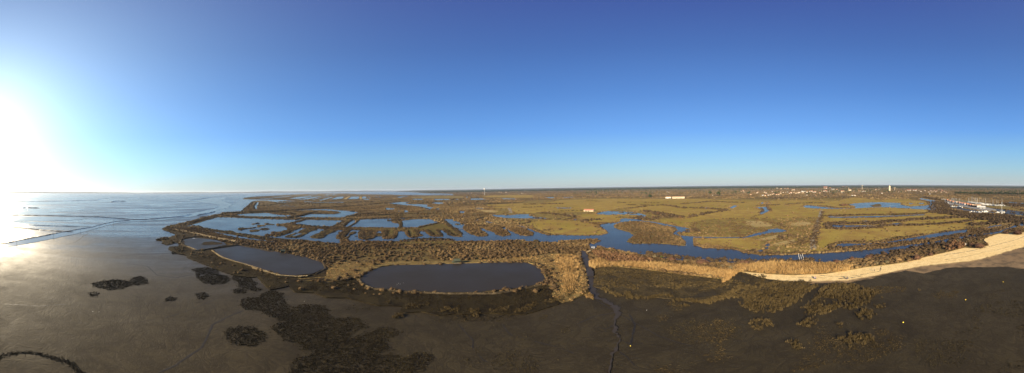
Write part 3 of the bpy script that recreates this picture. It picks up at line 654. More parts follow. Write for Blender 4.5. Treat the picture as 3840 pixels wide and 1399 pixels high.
mSCRUB = veg_mat('winter_scrub', [(0.0, (0.070, 0.047, 0.027)), (0.35, (0.135, 0.092, 0.051)), (0.6, (0.180, 0.130, 0.070)), (0.85, (0.215, 0.170, 0.090)), (1.0, (0.17, 0.105, 0.062))])
mDARKV = veg_mat('shade_toned_scrub', [(0.0, (0.028, 0.022, 0.015)), (0.5, (0.066, 0.051, 0.032)), (1.0, (0.115, 0.090, 0.052))])  # dark scrub, its colour deepened to paint in the dikes' shadow sides
mREED = veg_mat('dry_reed', [(0.0, (0.16, 0.10, 0.048)), (0.5, (0.33, 0.215, 0.105)), (1.0, (0.46, 0.33, 0.17))], nscale=.08)
mSPART = veg_mat('cordgrass', [(0.0, (0.020, 0.016, 0.011)), (0.5, (0.040, 0.032, 0.021)), (1.0, (0.075, 0.062, 0.036))], nscale=.05)
mOLIVE = veg_mat('olive_cordgrass', [(0.0, (0.028, 0.021, 0.012)), (0.5, (0.066, 0.050, 0.027)), (1.0, (0.125, 0.095, 0.05))], nscale=.05)
mRED = veg_mat('red_brown_scrub', [(0.0, (0.065, 0.036, 0.023)), (0.5, (0.135, 0.078, 0.048)), (1.0, (0.20, 0.125, 0.074))])
mPINE = veg_mat('pine_needles', [(0.0, (0.012, 0.020, 0.012)), (0.5, (0.030, 0.045, 0.022)), (1.0, (0.055, 0.070, 0.032))])
mBARE = veg_mat('bare_twigs', [(0.0, (0.060, 0.046, 0.036)), (0.5, (0.120, 0.094, 0.072)), (1.0, (0.175, 0.142, 0.105))])

def scrub_pick(xy, dens_by):
    c = codes_of(xy); p = np.zeros(len(xy))
    for k, v in dens_by.items(): p[c == k] = v
    return p, c
# general scrub over the land, three distance ranges
DENS = {'scrub': 1.0, 'heath': 0.12, 'scrub_dark': 1.0, 'meadow': 0.012, 'rough': 0.16, 'turf': 0.05, 'salt': 0.05, 'hay': 0.05, 'yellow': .02}
def scrub_range(nm, tpl, n, d0, d1, r0, r1, h0, h1, p=2.0, patchy=.35, ncut=-.2, lab=''):
    xy, d = sector(n, d0, d1, p=p)
    pr, c = scrub_pick(xy, DENS)
    f = fbm2(xy, .022, 3)
    pr = np.where((c == 'scrub') | (c == 'rough') | (c == 'heath'), pr * np.clip((.95 if d0 < 150 else .62) + 1.2 * (f + .15), .3 if d0 < 150 else .12, 1), pr)
    keep = rng.uniform(0, 1, n) < pr
    xy = xy[keep]; c = c[keep]; d = d[keep]; f = f[keep]; k = len(xy)
    rad = r0 + (r1 * 1.25 - r0) * rng.uniform(0, 1, k) ** 1.9; h = rad * rng.uniform(h0, h1, k)
    dk = c == 'scrub_dark'
    h = np.where(dk, h * .55, h); tone = .42 + f * .22 + .30 * fbm2(xy, .06, 8) + rng.normal(0, .10, k)
    z = np.where(dk, .72, .40)
    sc = ~dk
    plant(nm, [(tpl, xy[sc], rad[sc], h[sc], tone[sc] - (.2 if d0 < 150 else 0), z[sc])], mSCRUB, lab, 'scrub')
    if dk.any(): plant('island_scrub', [(tpl, xy[dk], rad[dk], h[dk], tone[dk], z[dk])], mDARKV, 'low dark scrub covering the dikes and islets of the ponds' + (' nearest the shore' if d0 < 150 else ' farther back'), 'scrub')
    return k
n = 0
n += scrub_range('scrub', 'bush0', 92000, 105, 330, .55, 1.6, .55, .95, lab='brown leafless scrub along the near bank and round the river')
n += scrub_range('scrub', 'bush1', 110000, 330, 800, 1.0, 2.4, .45, .8, lab='brown winter scrub between the middle ponds')
n += scrub_range('scrub', 'bush2', 120000, 800, 2600, 2.0, 5.5, .25, .5, lab='far brown scrub spreading behind the ponds and pastures')
print('scrub', n)
# bushes hugging the water's edge
def hug(name, codes, d0, d1, tpl, r0, r1, hk, mat, off, step, lab, prob=1.0, allow=('scrub', 'heath', 'meadow', 'rough', 'hay', 'turf', 'yellow', 'salt')):
    P = []
    for code, R in REG:
        if code not in codes: continue
        B = np.roll(R, -1, 0); L = np.hypot(*(B - R).T); dm = np.hypot(*((B + R) / 2).T)
        for a, b, l, d in zip(R, B, L, dm):
            if d < d0 or d > d1: continue
            m = rng.poisson(l / step)
            if m:
                t = rng.uniform(0, 1, m)[:, None]; q = a + (b - a) * t
                nn = np.array((-(b - a)[1], (b - a)[0])) / max(l, 1e-6)
                P.append(q + nn * (rng.choice((-1, 1), m) * rng.uniform(.2, 1, m) * off)[:, None])
    if not P: return
    xy = np.concatenate(P); c = codes_of(xy); k = np.isin(c, allow) & (rng.uniform(0, 1, len(xy)) < prob)
    xy = xy[k]; rad = rng.uniform(r0, r1, len(xy)); f = fbm2(xy, .03, 5)
    plant(name, [(tpl, xy, rad, rad * hk * rng.uniform(.7, 1.2, len(xy)), .40 + .25 * f + rng.normal(0, .12, len(xy)), np.full(len(xy), Z))], mat, lab, 'scrub')
hug('bank_scrub', ('water', 'creek'), 100, 420, 'bush1', .5, 1.1, .8, mSCRUB, 2.4, .6, 'scrub lining the banks of the river and nearer ponds')
hug('bank_scrub', ('water',), 420, 1500, 'bush2', 1.5, 3.2, .65, mSCRUB, 5, 3.0, 'scrub lining the banks of the farther ponds')
hug('edge_scrub', ('meadow', 'rough', 'yellow'), 170, 1600, 'bush1', .5, 1.6, .55, mSCRUB, 7, 2.2, 'thin scrub fraying the edges of the pastures')
# hedge lines and ditches across the pastures
def hedge(s, w, spacing, tpl, r0, r1, hk, mat=None, lab='', name='hedge', z=Z, tone=.35):
    pts = world(s, False); xy = []
    for a, b in zip(pts, pts[1:]):
        l = (b - a).length; m = rng.poisson(l / spacing)
        if m: t = rng.uniform(0, 1, m)[:, None]; xy.append(np.array(a.xy) + (np.array(b.xy) - np.array(a.xy)) * t + rng.normal(0, w / 2, (m, 2)))
    if not xy: return None
    xy = np.concatenate(xy); rad = rng.uniform(r0, r1, len(xy))
    return (tpl, xy, rad, rad * hk * rng.uniform(.7, 1.3, len(xy)), tone + rng.normal(0, .13, len(xy)), np.full(len(xy), z))
H = []
for s, w, sp, r0, r1 in (("F 0,300 200,280 380,262", 5, 3, 2, 3.4), ("F 380,262 450,270 560,285 640,300", 8, 1.6, 2, 3.6), ("F 690,292 760,298 850,300 1000,310 1120,318 900,350 740,385 640,405", 8, 1.8, 2, 4), ("F 600,250 760,240 920,222 1100,232 1300,240", 8, 2.5, 2, 4),
                         ("F 180,330 330,345 380,370 500,390 600,400", 12, 1.0, 2, 3.6), ("F 170,400 250,430 350,400 500,400 600,395", 9, 1.1, 1.6, 3), ("F 190,235 350,242", 3, 5, 2, 3), ("F 900,420 1100,415 1466,412", 4, 4, 1, 2), ("F 1150,485 1260,500 1400,530", 2, 1.5, .8, 1.6),
                         ("F 0,262 300,268", 4, 4, 2, 3), ("G 0,410 400,408 800,408", 3, 4, 1, 2), ("G 120,270 250,265 380,262 600,245 850,240", 5, 2.2, 2, 3.6), ("G 60,400 160,370", 3, 3, 1, 2), ("G 165,300 180,330 140,350", 3, 2, 1, 2.4), ("G 225,270 265,325", 3, 1.2, 1, 2.2),
                         ("G 620,262 800,272 980,292 1180,292", 4, 1.6, 1.2, 2.5), ("G 1030,265 1110,262", 8, 1, 2, 4), ("G 800,405 775,480 745,560 720,660 735,760", 3, 1.6, .8, 1.7), ("G 840,330 815,420 790,500 770,600 755,700", 3, 1.6, .8, 1.7),
                         ("G 880,385 1100,378 1466,370 H 250,402 480,390", 5, .6, 1.3, 2.6), ("H 480,385 560,375 680,372", 6, .8, 1.6, 3), ("G 900,405 1100,408 1466,402 H 300,418", 2, 2, .8, 1.6),
                         ("G 890,470 1050,470 1200,468 1466,470 H 0,480 200,470 400,450 640,440 860,430 1000,425", 7, .4, 1.6, 3.4), ("G 890,480 900,520 1000,525 1200,520 1466,512 H 0,520 300,515 600,500 850,480 960,460", 5, .45, 1.3, 2.7),
                         ("G 930,740 1000,745 1466,722 H 100,720 350,680 650,650 900,605 1150,580 1250,545 1420,495", 4.5, .5, 1.1, 2.2), ("G 930,740 925,710 970,690 1100,672 1466,668 H 200,640 500,600 850,560 1000,545", 2.5, 1.6, .8, 1.7),
                         ("H 900,500 1000,505 1100,500 1250,480 1400,490", 9, .8, 1.5, 3), ("G 570,640 600,655 640,640 650,620", 2, 1.2, .7, 1.4), ("G 340,640 430,600 540,620", 6, 1.2, 1, 2.2), ("G 480,660 520,690 600,660 620,690", 2, 1.2, .7, 1.3),
                         ("G 330,455 380,490 430,520", 3, 1.2, .8, 1.6), ("G 0,515 90,530", 3, 1.2, .8, 1.6), ("G 0,770 200,800 500,800 700,795 950,775 1250,755 1466,735", 3, 1.0, .9, 1.8),
                         ("E 200,330 400,325 560,325", 4, 3.5, 1.6, 3), ("E 200,292 500,288 700,285", 5, 3, 2, 4), ("E 540,385 700,378 960,368", 3, 3, 1.5, 2.4), ("E 280,520 290,500", 2, .8, 1, 2), ("E 310,545 500,543 800,545", 1.5, 3, .6, 1.2), ("E 470,620 600,600 700,605 620,625 480,625", 2, 1.4, .7, 1.4),
                         ("E 940,510 1020,490 1100,490 1180,485", 6, .7, 1.2, 2.6), ("E 1140,570 1170,590", 4, .8, 1, 2), ("E 400,400 600,410 800,440 900,465", 10, 1.2, 1.2, 2.6), ("V7 1450,170 1700,215 2100,215 2400,210", 5, 1.6, 1, 2), ("E 1000,240 1180,255", 4, 4, 2, 3), ("E 1380,265 1500,275", 4, 4, 2, 3),
                         ("V8 840,170 950,160 1100,165 1190,180", 3, .9, 1, 2), ("V8 1190,165 1280,140", 4, .8, 1.2, 2.2), ("F 560,572 660,565 700,570", 2.5, .9, .9, 1.8), ("F 700,545 740,540 760,560", 6, .8, 1.4, 2.6)):
    h = hedge(s, w, sp, 'bush1', r0, r1, .85, tone=.22)
    if h: H.append(h)
for s, w, sp, r0, r1 in (("H 620,270 640,320 650,360", 22, .35, 1.8, 3.6), ("H 610,360 720,385 860,398 1000,420 1120,440 1250,455 1490,478 1600,490", 20, .16, 1.6, 3.4), ("H 780,372 900,396 1000,405 1200,415 1400,440 1560,460", 14, .25, 1.8, 3.6),
                         ("G 1440,880 H 80,835 200,800 300,775 420,750 560,725 700,700", 9, .35, 1.2, 2.4), ("H 700,690 850,668 1000,640 1080,615", 7, .4, 1.2, 2.4), ("H 470,222 560,236 640,256", 10, .6, 2, 4), ("H 1300,290 1490,310 1600,320", 30, .5, 2.5, 4.5), ("H 1250,370 1400,385 1560,400", 12, 3, 1.5, 2.5),
                         ("F 200,790 400,822 600,850 900,868 1200,880 1466,895 G 300,885 600,885 800,880", 4, .7, .9, 1.9)):
    h = hedge(s, w, sp, 'bush1', r0, r1, .85, tone=.2)
    if h: H.append(h)
mHEDGE = veg_mat('hedge_twigs', [(0.0, (0.045, 0.032, 0.022)), (0.5, (0.095, 0.068, 0.044)), (1.0, (0.15, 0.11, 0.07))])
plant('hedge', H, mHEDGE, 'hedges and ditch scrub crossing the green pastures', 'hedge')
H = []
for s, w, sp, r0, r1 in (("V2 -60,350 0,330 100,310 300,250 500,190 700,140 850,95", 4.5, .35, 1.1, 2.0), ("V2 850,70 950,75 1100,60 1400,45 1800,35 V1 300,610 700,600 1000,590 1400,565 1800,540 2100,515 2576,490", 5, .45, 1.4, 3.0), ("V2 900,120 1200,150 1700,175 2200,190 2576,195 V3 400,200 900,200 1350,195", 3, .4, 1.1, 2.2),
                         ("V1 270,640 700,610 1100,640 1300,670", 8, .8, 1.5, 3), ("V3 0,180 150,160 400,110 600,50 700,30", 4, .5, 1.4, 2.8), ("V3 80,300 250,265 430,220", 2, .35, 1, 1.8), ("V3 0,340 200,350 500,385 800,410 1100,430 1350,430", 5, .5, 1.2, 2.2), ("V3 1350,200 1600,210 2000,200 2500,180", 4, .5, 1.2, 2.2),
                         ("V3 1350,270 1250,320 1100,390", 2.5, .4, 1, 1.9), ("V3 1560,220 1430,300 1340,380", 2, .4, 1, 1.9), ("V3 1690,260 1600,330 1480,395", 1.2, .5, .8, 1.4), ("V4 330,230 220,250", 8, .3, 1.4, 2.6), ("V4 410,300 410,420", 1.5, .4, .9, 1.6), ("V4 850,410 1000,375 1200,335 1330,300", 1.2, .3, .9, 1.6),
                         ("V4 640,190 600,190", 6, .3, 1.4, 2.6), ("V3 1400,460 1300,560 1230,640", 1.6, .4, .9, 1.6), ("V3 1530,440 1430,540 1360,640", 1.6, .4, .9, 1.6), ("V3 1800,500 1780,560 1760,650 1900,680 2000,600 1950,500", 4, .3, 1, 1.9), ("V3 2390,480 2340,650", 1.5, .4, .9, 1.6),
                         ("V4 270,470 240,640", 1.5, .4, .9, 1.6), ("V4 540,470 600,630", 1.2, .4, .9, 1.5), ("V4 760,470 830,600", 1.5, .4, .9, 1.6), ("V4 1050,480 1170,600", 1.5, .35, 1, 1.8), ("V4 1290,480 1390,620", 1.3, .35, .9, 1.6), ("V4 1480,470 1600,590 1720,620", 2.5, .35, 1, 1.7), ("V4 1450,260 1600,400 1740,480 1860,580", 1.8, .3, 1, 1.8),
                         ("V4 400,730 800,705 1200,690 1700,715", 1.6, .5, .9, 1.6), ("V1 300,370 270,450 200,520", 4, 2, 1.2, 2.2), ("V1 390,390 320,480 340,560", 3, 1, 1.4, 2.4), ("V1 0,620 100,560 260,400 320,370", 3, 2.5, 1, 2), ("V1 430,470 700,450 900,425 1040,405", 4, 1.2, 1.5, 3), ("V1 1040,400 1500,405 2000,405 2500,400", 6, 1.2, 2, 4),
                         ("V1 100,280 450,245 900,220 1300,195", 15, 3, 3, 5), ("V1 300,300 700,280 1100,290", 15, 3, 3, 5), ("V5 0,490 400,475 800,440 1200,400 1600,365", 6, 1, 1.6, 3.2), ("V5 0,330 400,310 700,320", 8, 1.5, 2, 4), ("V5 950,270 1400,255 1900,225", 12, 3, 3, 5), ("V5 300,750 500,700 700,660 1200,690 1700,700", 6, 1, 1.4, 2.8)):
    h = hedge(s, w, sp, 'bush1', r0, r1, .8, tone=.28)
    if h: H.append(h)
# ditches and old banks out in the middle marsh
for s, w, sp, r0, r1 in (("V6 0,420 100,400 200,372 400,360", 5, 1.2, 1.6, 3), ("V6 545,435 660,358", 3, .9, 1.4, 2.6), ("V6 560,432 800,428 1000,420 1200,425", 4, 1.4, 1.4, 2.6), ("V6 770,375 850,368", 5, 1, 1.6, 3), ("V6 960,380 1060,365", 5, 1, 1.6, 3), ("V6 1160,378 1250,365", 5, 1, 1.6, 3), ("V6 1370,372 1420,360", 4, 1, 1.6, 3),
                         ("V6 350,495 600,490 900,470 1100,465", 5, 1.3, 1.4, 2.6), ("V6 1280,485 1500,480 1650,478", 4, 1.3, 1.4, 2.6), ("V6 1340,435 1600,410 2000,405 2300,395", 6, 1.3, 1.6, 3), ("V6 1040,275 1350,272", 8, 2.5, 2.5, 4.5), ("V6 600,325 700,290", 6, 1.5, 2, 4), ("V6 780,310 900,290 1000,285", 6, 1.8, 2, 4),
                         ("V5 0,420 500,385 1000,355 1600,330 2200,325", 7, 1.6, 1.8, 3.4), ("V5 300,545 700,520 1200,500", 5, 1.2, 1.6, 3), ("V5 100,570 300,570", 4, .8, 1.4, 2.6), ("V5 400,600 700,605", 4, .8, 1.4, 2.6), ("V5 720,540 1150,545 1250,545", 5, .9, 1.5, 2.8), ("V5 1500,500 2000,500 2300,540", 5, 1.3, 1.4, 2.6),
                         ("V5 1380,420 1600,445 1700,460", 4, .9, 1.4, 2.6), ("V5 1780,395 2100,365 2500,350", 5, 1, 1.6, 3), ("V5 2060,410 2350,375", 4, 1, 1.6, 3), ("V3 1430,160 1900,140 2500,100", 4, .9, 1.2, 2.2), ("V3 1600,90 2100,70 2576,50", 4, 1.2, 1.2, 2.2), ("V4 0,180 600,190 1100,160", 4, .6, 1.2, 2.2), ("V4 0,90 700,80 1500,70", 4, 1.3, 1.2, 2.2),
                         ("V4 2150,225 2300,195 2470,150", 2, .5, 1, 1.8), ("V7 0,225 150,190 280,150", 2, .5, 1, 1.8), ("E 140,545 280,520", 2.5, .8, 1, 1.8), ("V7 0,380 400,390 900,380", 5, 1.0, 1, 1.8), ("V7 540,400 650,420", 4, .5, 1, 1.8)):
    h = hedge(s, w, sp, 'bush1', r0, r1, .7, tone=.1)
    if h: H.append(h)
plant('dike_scrub', H, mDARKV, 'dark scrub growing along the dikes between the ponds', 'scrub')
# reeds, straw, saltmarsh cover
def fill(name, s, dens, tpl, r0, r1, h0, h1, mat, z, lab, cat='grass', tone=.45, tv=.15, ns=.15, cut=None, edge=0.0):
    P = np.array([(p.x, p.y) for p in world(s)]); lo, hi = P.min(0), P.max(0)
    n = int((hi - lo).prod() * dens); xy = rng.uniform(lo, hi, (n, 2)); xy = xy[inside(xy, P)]
    f = fbm2(xy, ns, 11)
    if cut is not None:
        k = f + rng.normal(0, .15, len(xy)) > cut; xy = xy[k]; f = f[k]
    k = len(xy); rad = rng.uniform(r0, r1, k)
    if edge: xy = xy + rng.normal(0, 1, xy.shape) * rng.exponential(edge * 1.3, (len(xy), 1))
    return (tpl, xy, rad, rng.uniform(h0, h1, k), tone + .2 * f + rng.normal(0, tv, k), np.full(k, z))
REEDS = "W5 20,160 100,140 160,175 300,168 500,172 640,190 800,205 1000,225 1128,222 W6 140,228 60,290 0,312 W5 1000,275 750,245 500,215 350,195 180,185 60,205 20,195"
plant('reed_bed', [fill('', REEDS, 2.2, 'reed', .5, .9, 1.8, 2.9, mREED, Z, ''), fill('', "W6 100,195 400,165 700,180 940,190 900,222 700,242 500,247 300,237 160,217", 1.6, 'reed', .5, 1.0, 1.8, 3.2, mREED, Z, ''),
                   fill('', "W6 0,200 160,200 160,215 80,240 0,250", .8, 'reed', .4, .8, .8, 1.4, mREED, Z, '')], mREED, 'band of tall golden reeds above the saltmarsh and beach', 'reeds')
plant('reed_clumps', [fill('', "L3 370,365 480,370 490,420 470,500 440,560 400,540 410,470 370,410", .35, 'reed', .8, 1.6, 1.2, 2.4, mREED, Z, '', tone=.3), fill('', "L3 500,550 550,560 555,580 510,572", .8, 'reed', .6, 1.1, .8, 1.3, mREED, Z, '', tone=.3),
                      fill('', "L2 415,480 430,430 470,395 600,405 720,395 720,402 600,425 580,460 520,480", .6, 'tuft1', .4, 1.1, .2, .7, mREED, Z, '', tone=.45), fill('', "L3 0,386 250,371 370,360 480,360 520,450 530,520 500,555 440,590 400,600 350,560 380,500 330,440 280,400 200,395 0,396", .5, 'tuft1', .4, 1.1, .2, .8, mREED, Z, '', tone=.3, tv=.2)], mREED, 'pale straw coloured reed clumps beside the creek and oblong pond', 'reeds')
plant('red_scrub', [fill('', "W5 30,85 120,85 380,125 480,148 420,168 180,165 80,130", .30, 'bush0', 1.0, 1.9, 1.3, 2.3, mRED, Z, ''), fill('', "X3 0,500 280,330 420,370 540,440 300,520 60,560", .12, 'bush0', 1.2, 2.4, 1.6, 3.0, mRED, Z, '')], mRED, 'reddish brown scrub between the reeds and the river', 'scrub')
GR = []
for s, dens, h0, h1, tone in (("W5 60,190 200,190 400,215 640,245 900,275 1030,295 1000,330 900,350 740,330 560,330 300,345 100,330 55,300", 1.0, .2, .7, .5), ("W5 700,240 1128,290 W6 150,240 330,250 300,345 100,360 W5 1128,330 1000,300", 1.0, .4, 1.1, .5)):
    GR.append(fill('', s, dens, 'tuft0', .4, .9, h0, h1, mOLIVE, .25, '', tone=tone, cut=-.35))
def tuft_line(s, w, dens, r0, r1, h0, h1, z=.1, tone=.45):
    h = hedge(s, w, dens, 'tuft0', r0, r1, 1, z=z, tone=tone)
    return (h[0], h[1], h[2], rng.uniform(h0, h1, len(h[1])), h[4], h[5])
for s, w, d in (("W5 110,345 180,375 260,400", 1.6, .16), ("W5 290,370 310,410 400,412", 1.5, .16), ("W5 440,410 500,395 560,390 610,410", 1.3, .14), ("W5 630,425 720,425 800,440 920,425", 1.6, .14), ("W5 665,460 710,465", 1.5, .2),
                ("W5 830,440 900,420 1000,385 1100,330", 2.2, .12), ("W5 310,345 360,350", 1, .3), ("W5 480,325 520,335", 1, .3), ("W5 560,325 640,345 700,320", 2, .3), ("W5 820,360 900,330 1000,310", 1.2, .4), ("L3 505,555 550,565", 1, .2)):
    GR.append(tuft_line(s, w, d, .4, .85, .7, 1.4, tone=.55))
plant('saltmarsh_grass', GR, mOLIVE, 'olive and straw coloured saltmarsh grass in front of the reeds', 'grass')
GR = []
for s in ("W3 330,370 360,360 360,390 310,390", "W3 465,400 520,390 590,395 580,430 470,430 440,455", "W3 600,380 660,375 660,405 600,405", "W3 735,450 800,415 900,425 900,455 780,465", "W3 980,430 1068,430 1068,500 1010,495", "W4 0,500 80,490 110,500 40,520", "W4 150,495 290,475 295,500 180,515", "W4 330,510 400,480 480,440 505,455 450,500 370,525",
          "W4 520,440 600,415 690,400 700,430 600,450", "W4 700,330 760,370 755,415 710,410 690,370", "W4 800,340 850,350 895,415 830,400", "W3 350,475 400,465 465,480 440,505 370,500"):
    GR.append(fill('', s, 1.6, 'tuft0', .4, .9, .6, 1.3, mOLIVE, .2, '', tone=.5))
for s in ("L2 430,500 560,480 600,520 800,555 1252,560 L3 0,560 200,540 320,510 390,560 330,600 200,645 100,680 0,680 L2 1252,690 1100,690 950,640 700,570 560,560 500,550 400,540 280,545 330,500",):
    GR.append(fill('', s, 1.3, 'tuft1', .25, .7, .12, .5, mOLIVE, Z, '', tone=-.12, tv=.2, cut=-.3))
plant('tussock_grass', GR, mOLIVE, 'grass tussocks on the bank below the oblong pond', 'grass')
plant('saltmarsh_cover', [fill('', LAND, .0, 'tuft1', .4, .9, .2, .5, mOLIVE, Z, '')] + [fill('', "W1 150,310 260,300 480,380 700,370 800,440 1150,560 W2 70,95 150,130 330,165 560,150 620,185 400,210 330,250 400,235 250,265 150,165 W1 1230,720 1000,690 700,580 600,540 400,460 370,430 250,400", .5, 'tuft1', .4, .9, .15, .45, mSPART, Z, '', tone=.5, cut=-.3)], mSPART, 'low brown saltmarsh plants below the stone pond wall', 'saltmarsh plants')
# cordgrass patches standing on the mud: each its own patch
PATCH = [
 ("L1 445,500 500,487 570,478 630,490 650,470 690,462 720,480 725,500 690,507 640,510 600,528 540,533 470,520", 1, 'largest cordgrass island on the open mud left of the pond, with two lobes'),
 ("L1 432,550 460,540 485,548 470,562 445,563", 1, 'small round cordgrass patch below the two lobed island on the mud'),
 ("L1 805,575 835,562 868,570 850,585 810,587", 1, 'small oval cordgrass patch alone on the mud right of the big island'),
 ("L1 955,548 1000,542 1025,560 1000,575 970,578", 1, 'small cordgrass patch just below the wide shore patch'),
 ("W1 420,620 500,595 640,585 790,610 790,680 900,700 960,750 900,800 800,820 680,820 580,800 520,740 480,700 480,650", 1, 'wide dark cordgrass patch against the brown saltmarsh below the stone wall'),
 ("W1 1000,690 1200,700 1240,740 1250,770 1330,800 1290,850 1390,890 1300,915 1180,880 1060,850 1060,790 960,740", 1, 'ragged cordgrass tongue hanging below the saltmarsh corner'),
 ("W1 980,890 1050,870 1170,880 1160,938 1010,935", 1, 'squarish cordgrass patch under the ragged tongue'),
 ("W1 150,385 210,378 260,395 230,412 170,412", 1, 'tiny cordgrass patch off the left end of the saltmarsh'),
 ("L2 -75,740 -50,712 60,710 125,740 130,775 60,808 -20,800 -70,770", 1, 'round dark cordgrass disc left of the great cordgrass sheet'),
 ("W2 10,350 60,330 150,330 180,300 250,270 360,300 340,330 380,390 440,410 500,385 680,395 720,440 700,470 780,500 880,490 960,500 980,540 1040,570 960,590 870,630 900,660 W3 50,650 220,600 260,570 340,570 440,610 380,655 320,660 330,720 350,750 250,780 200,790 340,790 480,810 560,770 680,780 700,810 640,870 580,930 560,1000 W2 330,1000 400,930 410,850 480,810 580,790 560,755 460,745 480,690 370,690 340,640 280,610 250,570 300,535 360,530 240,490 170,440 40,430 0,400", 1, 'great dark cordgrass sheet sprawling over the mud below the round pond'),
 ("W2 800,440 900,390 1000,370 W3 120,370 280,385 310,400 270,440 100,440 W2 950,445", 2, 'thin brown cordgrass sheet under the left end of the oblong pond'),
 ("W3 690,490 750,465 900,455 1060,490 1000,520 900,540 760,540 710,520", 2, 'pale stubbly cordgrass fringe under the middle of the oblong pond'),
 ("W4 60,540 200,520 400,530 330,560 200,585 110,580", 2, 'stubbly cordgrass fringe under the right half of the oblong pond'),
 ("W4 170,870 200,810 290,780 400,785 500,820 560,870 520,920 480,980 180,980", 2, 'large round stubbly cordgrass patch at the bottom edge'),
 ("W4 330,670 380,690 440,668 470,680 440,705 370,712", 2, 'small winged cordgrass patch right above the large round one'),
 ("W4 660,620 710,607 765,620 760,655 700,665 660,655", 2, 'small square cordgrass patch left of the creek'),
 ("W4 40,770 70,755 115,775 80,805 45,808", 2, 'tiny cordgrass patch on the thin mud creek'),
 ("W3 920,830 980,820 1035,860 1000,880 940,865", 2, 'oval cordgrass patch left of the large round one at the bottom'),
 ("W4 610,855 640,850 640,865 615,866", 2, 'tiniest cordgrass speck between the bottom patch and the creek'),
 ("W4 500,530 560,525 575,555 510,560", 2, 'faint dark weed patch below the pond bank'),
 ("W5 570,640 600,600 680,565 770,562 770,640 790,690 840,722 720,740 640,720 580,680", 2, 'dark crescent of weed on the left of the olive oval'),
 ("W5 770,640 790,590 850,575 960,560 1040,580 1062,630 1030,680 950,720 840,720 780,690", 3, 'large olive oval of cordgrass in the middle of the right hand mud'),
 ("W5 810,815 860,800 940,790 972,830 960,860 880,862 830,840", 3, 'olive cordgrass patch hanging below the large olive oval'),
 ("W5 510,430 560,450 600,490 640,515 680,490 650,440 600,425", 3, 'olive wedge of short grass below the golden clumps'),
 ("W5 495,540 540,525 580,545 560,570 510,565", 3, 'small dim olive patch below the olive wedge'),
 ("W5 480,930 550,880 650,900 690,975 470,975", 3, 'stubbly cordgrass patch cut by the bottom edge right of the creek'),
 ("W6 0,700 30,780 35,850 0,870 -30,800", 3, 'small olive cordgrass patch on the mud below the beach reeds'),
 ("W6 720,600 820,700 900,740 1128,700 W7 60,610 200,650 280,700 250,760 130,830 0,865 W6 980,870 750,880 600,930 520,930 560,850 640,800 680,650", 3, 'broad field of short stubble round the tall tussock crescent'),
 ("W7 340,740 380,700 560,695 740,710 790,770 750,850 600,900 480,890 400,840", 2, 'large heart shaped stubble patch at the lower right'),
 ("W7 770,480 860,455 960,425 1160,430 1160,560 960,530 860,510 800,510", 2, 'dark stubble patch running off the right edge below the beach'),
 ("W7 1060,600 1128,570 1200,570 1200,700 1128,690 1080,650", 2, 'dark stubble patch clipped by the right edge at mid height'),
 ("W7 950,910 1020,865 1128,850 1200,850 1200,980 940,980", 2, 'dark stubble patch in the bottom right corner'),
 ("W7 840,385 900,370 940,390 900,415 850,405", 2, 'small dark oval patch under the rightmost buoy'),
 ("W7 480,400 520,370 540,355 590,380 660,350 665,375 600,410 520,420", 3, 'dark green weed patch below the beach right of centre'),
 ("W7 0,340 80,325 300,330 290,360 150,375 60,360", 3, 'long thin tufty strip along the shore under the beach'),
 ("W7 940,350 1040,343 1035,357 950,360", 2, 'thin sliver of stubble near the right edge'),
 ("W7 830,312 885,305 885,322 840,322", 2, 'small stubble fleck left of the rightmost buoy'),
 ("W7 470,285 515,283 512,300 478,300", 2, 'small stubble fleck just below the beach'),
 ("W7 600,505 640,510 720,515 800,540 835,590 800,625 740,650 660,665 650,650 740,630 800,590 780,555 700,530 610,520", 2, 'thin curved weed ring on the right hand mud'),
]
for s, kd, lab in PATCH:
    if kd == 1: a = fill('', s, 7.0, 'tuft1', .20, .42, .16, .36, mSPART, 0.0, '', tone=.5, tv=.2, ns=.5, cut=-.95, edge=.3)
    elif kd == 2: a = fill('', s, 2.6, 'tuft1', .16, .38, .12, .30, mSPART, 0.0, '', tone=.6, tv=.2, ns=.5, cut=-.45, edge=.5)
    else: a = fill('', s, 4.2, 'tuft1', .16, .38, .12, .30, mOLIVE, 0.0, '', tone=.42, tv=.2, ns=.5, cut=-.5, edge=.5)
    plant('cordgrass_patch', [a], mOLIVE if kd == 3 else mSPART, lab, 'cordgrass')
TALL = [("W6 0,430 120,370 260,330 380,295 650,290 700,330 600,380 540,440 400,510 250,515 135,460 170,400 60,420", 1.3, 'broad stand of tall olive tussocks under the left half of the beach'),
 ("W6 580,460 650,430 720,340 820,300 950,310 1060,350 1100,370 1060,440 980,480 900,490 830,470 800,500 720,530 620,530", 1.3, 'broad stand of tall olive tussocks under the walkers on the beach'),
 ("W6 200,600 240,560 370,565 360,600 270,640", 1.1, 'low tuft group left of the square tussock on the mud'), ("W6 565,600 600,560 650,550 690,575 640,600 600,620", 1.3, 'square tussock clump alone on the mud'),
 ("W6 960,530 1000,490 1050,475 1088,515 1050,565 990,560", 1.2, 'tussock clump right of the tall stand under the beach'), ("W6 830,630 870,640 940,660 1000,665 1085,670 1080,720 980,745 890,735 840,700", 1.3, 'crescent of tall tussocks in the stubble field'),
 ("W6 820,585 860,585 860,620 830,615", 1.0, 'small tussock just above the crescent'), ("W6 475,715 520,695 570,715 570,770 520,755", 1.2, 'lone tussock clump below the square one'),
 ("W7 70,455 140,450 140,480 80,480", .8, 'low tussock by the weed ring left of the nearest buoy'), ("W7 380,345 398,345 398,362 382,362", .9, 'single straw tussock on the mud below the beach'),
 ("W7 80,355 120,355 120,380 80,380", .9, 'paired tufts right of the tall stand')]
